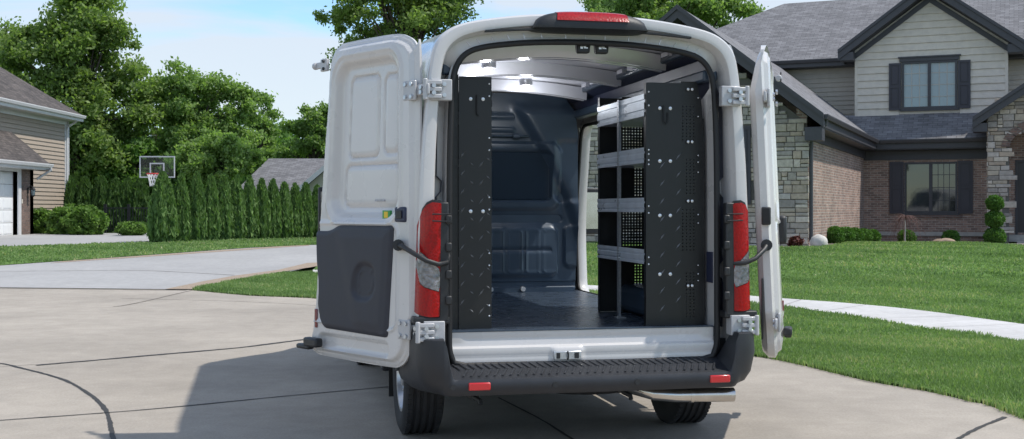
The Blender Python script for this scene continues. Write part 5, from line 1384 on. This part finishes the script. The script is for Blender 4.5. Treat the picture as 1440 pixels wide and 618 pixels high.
# ---- underside
m = MB(); m.box(-.88,.88,.18,5.3,.48,.62); m.build('underbody', M['black'], VAN, uv=False)
m = MB(); m.tube([(-.78,.91,.355),(.78,.91,.355)],.055,12); m.ball((0,.91,.355),.14,14,8); m.build('rear_axle', M['black'], VAN, smooth=60, uv=False)
m = MB(); m.lathe([(.14,-.10),(.30,-.11),(.335,-.08),(.345,0),(.335,.08),(.30,.11),(.14,.10)],2,(.12,.62,.40),36); m.build('spare_wheel', M['tyre'], VAN, smooth=50, uv=False)
m = MB(); m.tube([(.25,1.5,.42),(.25,.45,.40),(.30,.16,.345),(.40,.07,.325),(.52,.05,.315),(.86,.02,.312)],[.03,.03,.036,.040,.040,.041],16); m.tube([(.60,.045,.3135),(.62,.0435,.3135)],.045,16); m.build('exhaust_pipe', M['chrome'], VAN, smooth=60, uv=False)
for x in (-.65,.22):
    m = MB(); m.tube([(x,.15,.36),(x,.10,.335),(x+.03,.06,.32),(x+.03,.05,.30)],.014,8); m.box(x-.03,x+.03,.10,.2,.33,.42); m.build('tow_hook', M['black'], VAN, uv=False)
for s in (-1,1):
    m = MB(); m.box(min(s*.72,s*.99),max(s*.72,s*.99),1.32,1.335,.16,.52); m.build('mud_flap', M['rubber'], VAN, uv=False)

# ================================================================== SHELVING
def place(t): t.location=(CX,CY,.697); t.rotation_euler=(0,0,TH)
SZ=.697
class SB(MB):
    def build(s,name,mat,parent,**k):
        s.v=[(a,b,c-SZ) for a,b,c in s.v]; k.setdefault('uv',False); return super().build(name,mat,parent,**k)
def slash(m, x, y, z, L=.056, ang=.9, w=.010, s=-1):
    dx,dz = math.cos(ang)*L/2, math.sin(ang)*L/2; nx_,nz_ = -math.sin(ang)*w/2, math.cos(ang)*w/2
    P=[(x-dx*1.0,y,z-dz),(x+nx_,y,z+nz_),(x+dx,y,z+dz),(x-nx_,y,z-nz_)]; c=(x,y+s*.004,z)
    P+= [(x-dx*.55,y+s*.004,z-dz*.55),(x+dx*.55,y+s*.004,z+dz*.55)]
    m.add(P,[(0,3,4),(0,4,1),(4,3,5),(1,4,5),(5,3,2),(1,5,2)])
def perf(m, x0,x1,z0,z1,y,p,hf=.5,groups=None):
    """sheet with a regular grid of real square holes"""
    nx_=int((x1-x0)/p); nz_=int((z1-z0)/p); X0=x0; Z0=z0
    xs_=[x0]; 
    for i in range(nx_): c=x0+(i+.5)*(x1-x0)/nx_; xs_+=[c-p*hf/2,c+p*hf/2]
    xs_.append(x1); zs_=[z0]
    for i in range(nz_): c=z0+(i+.5)*(z1-z0)/nz_; zs_+=[c-p*hf/2,c+p*hf/2]
    zs_.append(z1); w=len(xs_)
    vs=[(a,y,b) for b in zs_ for a in xs_]; fs=[]
    for j in range(len(zs_)-1):
        for i in range(w-1):
            if i%2==1 and j%2==1 and (groups is None or groups((xs_[i]+xs_[i+1])/2,(zs_[j]+zs_[j+1])/2)): continue
            fs.append((j*w+i,j*w+i+1,(j+1)*w+i+1,(j+1)*w+i))
    m.add(vs,fs)
def shelf_unit(label, sgn, x0, x1, ya, yb, ztop):
    """x0 aisle side, x1 wall side (both positive, mirrored by sgn)"""
    t = thing('shelving_unit', label, 'shelf'); place(t)
    def B(m,a,b,c,d,e,f): m.box(min(sgn*a,sgn*b),max(sgn*a,sgn*b),c,d,e,f)
    xm = x0+(x1-x0)*.60 if sgn>0 else x1-.07
    def holes(x,z):
        return (1.78<z<2.0) or (1.14<z<1.38) or ((1.46<z<1.68 or .74<z<1.02) and x>.65)
    xmn = xm
    for y,nm in ((ya,'end_panel'),(yb,'end_panel')):
        xm = xmn if (y==ya or sgn<0) else .565
        m = SB(); B(m,x0,xm,y-.0015,y+.0015,SZ+.001,ztop); B(m,x0,x0+.004,y,y+.04 if y==ya else y-.04,SZ+.001,ztop)
        a,b = (xm,x1); lo=[(a,SZ+.001),(b,SZ+.001),(b,1.78),(b-.02,2.02),(b-.05,ztop+.012),(a,ztop+.012)]
        off = .012 if y==ya else 0
        if y==yb or True:
            q = SB(); perf(q,a,b-.055,SZ+.001,ztop+.012,y+off,.0195,.46 if y==yb else .34,holes); q.v=[(sgn*v[0],v[1],v[2]) for v in q.v]; m.add(q.v,q.f)
            m.poly([(sgn*v[0],y+off,v[1]) for v in ((b-.055,SZ+.001),(b,SZ+.001),(b,1.78),(b-.02,2.02),(b-.05,ztop+.012),(b-.055,ztop+.012))])
        pn = m.build('end_panel', M['steel_black'], t)
        if y==ya:
            m = SB()
            zs_=np.arange(.80,1.68,.105)
            for k,z in enumerate(zs_):
                if sgn>0: xs_=(x0+.10,x0+.20)
                else: xs_=((x0+.06,x0+.17) )
                for j,x in enumerate(xs_): slash(m, sgn*x, y-.0016, z+(.052 if j else 0), ang=(.9))
                if sgn<0: 
                    for j,x in enumerate((x0+.02,x0+.115)): slash(m, sgn*x, y-.0016, z+(.0 if j else .03), ang=-.7, L=.03)
            each(m,'tread_mark', plain('tread_highlight',(.16,.165,.17),.3,metal=.3), pn)  # paler colour paints the highlights on the raised tread bars
            m = SB(); bl=[]
            if sgn>0:
                for z in (1.975,1.665,1.345,1.0): bl += [(x0+.085,z,.011),(x0+.150,z,.011)]
                for z in (2.09,1.78,1.43,.93): bl += [(xm+.04,z,.009),(xm+.065,z,.009)]
                for z in (2.07,1.99,1.73,1.705,1.67,1.645,1.40,1.36,1.10,1.06): bl += [(x0+.016,z,.0055)]
                for z in (2.04,1.93,1.70,1.66,1.60,1.35,1.30,1.05,1.0,.96): bl += [(x1-.045,z,.0045)]
            else:
                for z in (2.012,1.37): bl += [(x0+.050,z,.011),(x0+.122,z,.011)]
                for z in (2.10,2.03,1.79,1.72,1.45,1.38,1.13,1.06,.83,.77): bl += [(x0+.014,z,.0055)]
            for x,z,r in bl: m.ball((sgn*x,y-.003,z),(r,.004,r),10,6)
            each(m,'bolt', M['bolt'], pn)
            m = SB()
            xx = x0+(.118 if sgn>0 else .088); 
            if sgn>0:
                m.tube([(sgn*(xx-.012),y-.012,1.99),(sgn*(xx-.012),y-.014,1.90),(sgn*(xx),y-.016,1.88),(sgn*(xx+.014),y-.014,1.90),(sgn*(xx+.014),y-.012,1.95)],.0035,6)
            else: m.tube([(sgn*xx,y-.012,2.035),(sgn*xx,y-.012,1.93),(sgn*(xx-.01),y-.016,1.915)],.004,6)
            m.build('hook', M['rubber'], pn)
        m = SB()
        for z in np.arange(.80,ztop-.05,.055): 
            m.cyl((sgn*(x0+(.022 if sgn>0 else .20)),y-.0018,z),(sgn*(x0+(.022 if sgn>0 else .20)),y-.0028,z),.004,6)
        m.build('slots', M['rubber'], pn)
    for z0,z1 in ((1.93,2.06),(1.655,1.745),(1.365,1.450),(1.06,1.145)):
        m = SB(); y0,y1=ya+.016,yb-.004; H=z1-z0
        prof=[(0,0),(0,H*.16),(.006,H*.18),(.006,H*.30),(0,H*.32),(0,H*.60),(.005,H*.62),(.005,H*.74),(0,H*.76),(0,H),(.012,H),(.012,0)]
        vs=[(sgn*(x0+a-.006),y0,z0+b) for a,b in prof]+[(sgn*(x0+a-.006),y1,z0+b) for a,b in prof]; n=len(prof)
        f=[(i,(i+1)%n,(i+1)%n+n,i+n) for i in range(n)]; m.add(vs,[q[::-1] for q in f] if sgn<0 else f)
        sh=m.build('shelf_lip', M['alu'], t)
        m = SB(); B(m,x0+.008,x1-.03,y0,y1,z0+.004,z0+.010); m.build('shelf_tray', M['alu'], t)
    ym=(ya+yb)/2
    q = SB(); w_=.034; zt_=ztop-.06
    # perforated upright: an angle with round slots
    p=MB(); perf(p,ym-w_/2,ym+w_/2,SZ+.01,zt_,0,.0165,.45,lambda a,b:abs(a-ym)<.009); 
    q.add([(sgn*(x0-.016),v[0],v[2]) for v in p.v],p.f)
    B(q,x0-.016,x0+.01,ym+w_/2,ym+w_/2+.002,SZ+.01,zt_); B(q,x0-.03,x0+.03,ym-.03,ym+.03,SZ+.002,SZ+.010)
    q.build('upright', M['zinc'], t)
    m = SB(); B(m,x1-.004,x1-.002,ya+.02,yb-.005,.75,1.92); m.build('back_panel', M['steel_black'], t)
    return t
shelf_unit('black shelving unit with aluminium shelves along the right wall inside the van', 1, .397, .765, .22, 1.214, 2.125)
shelf_unit('black shelving unit on the left wall inside the van, seen end-on', -1, .515, .775, .27, 1.26, 2.14)
# ================================================================== SKY, SUN, CAMERA
SUN = Vector((1.55,-.12,2.45)).normalized()
w = bpy.data.worlds.new('World'); SC.world = w; w.use_nodes = True; nt = w.node_tree; bg = nt.nodes['Background']
sky = N(nt,'ShaderNodeTexSky'); sky.sky_type='NISHITA'; sky.sun_disc=False; sky.sun_elevation=math.asin(SUN.z); sky.sun_rotation=math.atan2(SUN.x,SUN.y)
sky.air_density=1.0; sky.dust_density=.15; sky.ozone_density=1.8
tc = N(nt,'ShaderNodeTexCoord'); mp = N(nt,'ShaderNodeMapping'); mp.inputs['Scale'].default_value=(1.0,1.0,4.6); mp.inputs['Location'].default_value=(.35,.2,.1)
nt.links.new(tc.outputs['Generated'], mp.inputs['Vector'])
n = N(nt,'ShaderNodeTexNoise', Scale=2.3, Detail=8.0, Roughness=.52, Distortion=.6); nt.links.new(mp.outputs[0], n.inputs['Vector'])
r = ramp(nt,[(.40,(0,0,0)),(.55,(1,1,1))]); nt.links.new(n.outputs[0], r.inputs[0])
mx = N(nt,'ShaderNodeMix', data_type='RGBA'); nt.links.new(r.outputs[0], mx.inputs[0])
mu = N(nt,'ShaderNodeMath', operation='MULTIPLY'); nt.links.new(r.outputs[0], mu.inputs[0]); mu.inputs[1].default_value=.80; nt.links.new(mu.outputs[0], mx.inputs[0])
tv = N(nt,'ShaderNodeVectorMath', operation='MULTIPLY'); tv.inputs[1].default_value=(.78,.90,.98); nt.links.new(sky.outputs[0], tv.inputs[0]); nt.links.new(tv.outputs[0], mx.inputs[6]); mx.inputs[7].default_value=(*CLOUD,1)
nt.links.new(mx.outputs[2], bg.inputs['Color']); bg.inputs['Strength'].default_value=SKYS
L = bpy.data.lights.new('sun','SUN'); L.energy=SUNS; L.angle=math.radians(1.0); L.color=(1,.95,.875)
o = bpy.data.objects.new('sun', L); COL.objects.link(o); o.rotation_euler = SUN.to_track_quat('Z','Y').to_euler(); o.location=(20,-5,30)
cam = bpy.data.cameras.new('camera'); co = bpy.data.objects.new('camera', cam); COL.objects.link(co); SC.camera = co
co.location=(0,0,CAMH); co.rotation_euler=(PI/2,0,0); cam.sensor_width=36; cam.lens=F/1440*36; cam.shift_y=-(309-HY)/1440; cam.clip_start=.1; cam.clip_end=4000
SC.view_settings.view_transform='Standard'; SC.view_settings.look='None'; SC.view_settings.gamma=1; SC.view_settings.exposure=EXPO; SC.view_settings.use_curve_mapping=False
SC.cycles.max_bounces=8; SC.cycles.diffuse_bounces=4; SC.cycles.transparent_max_bounces=12
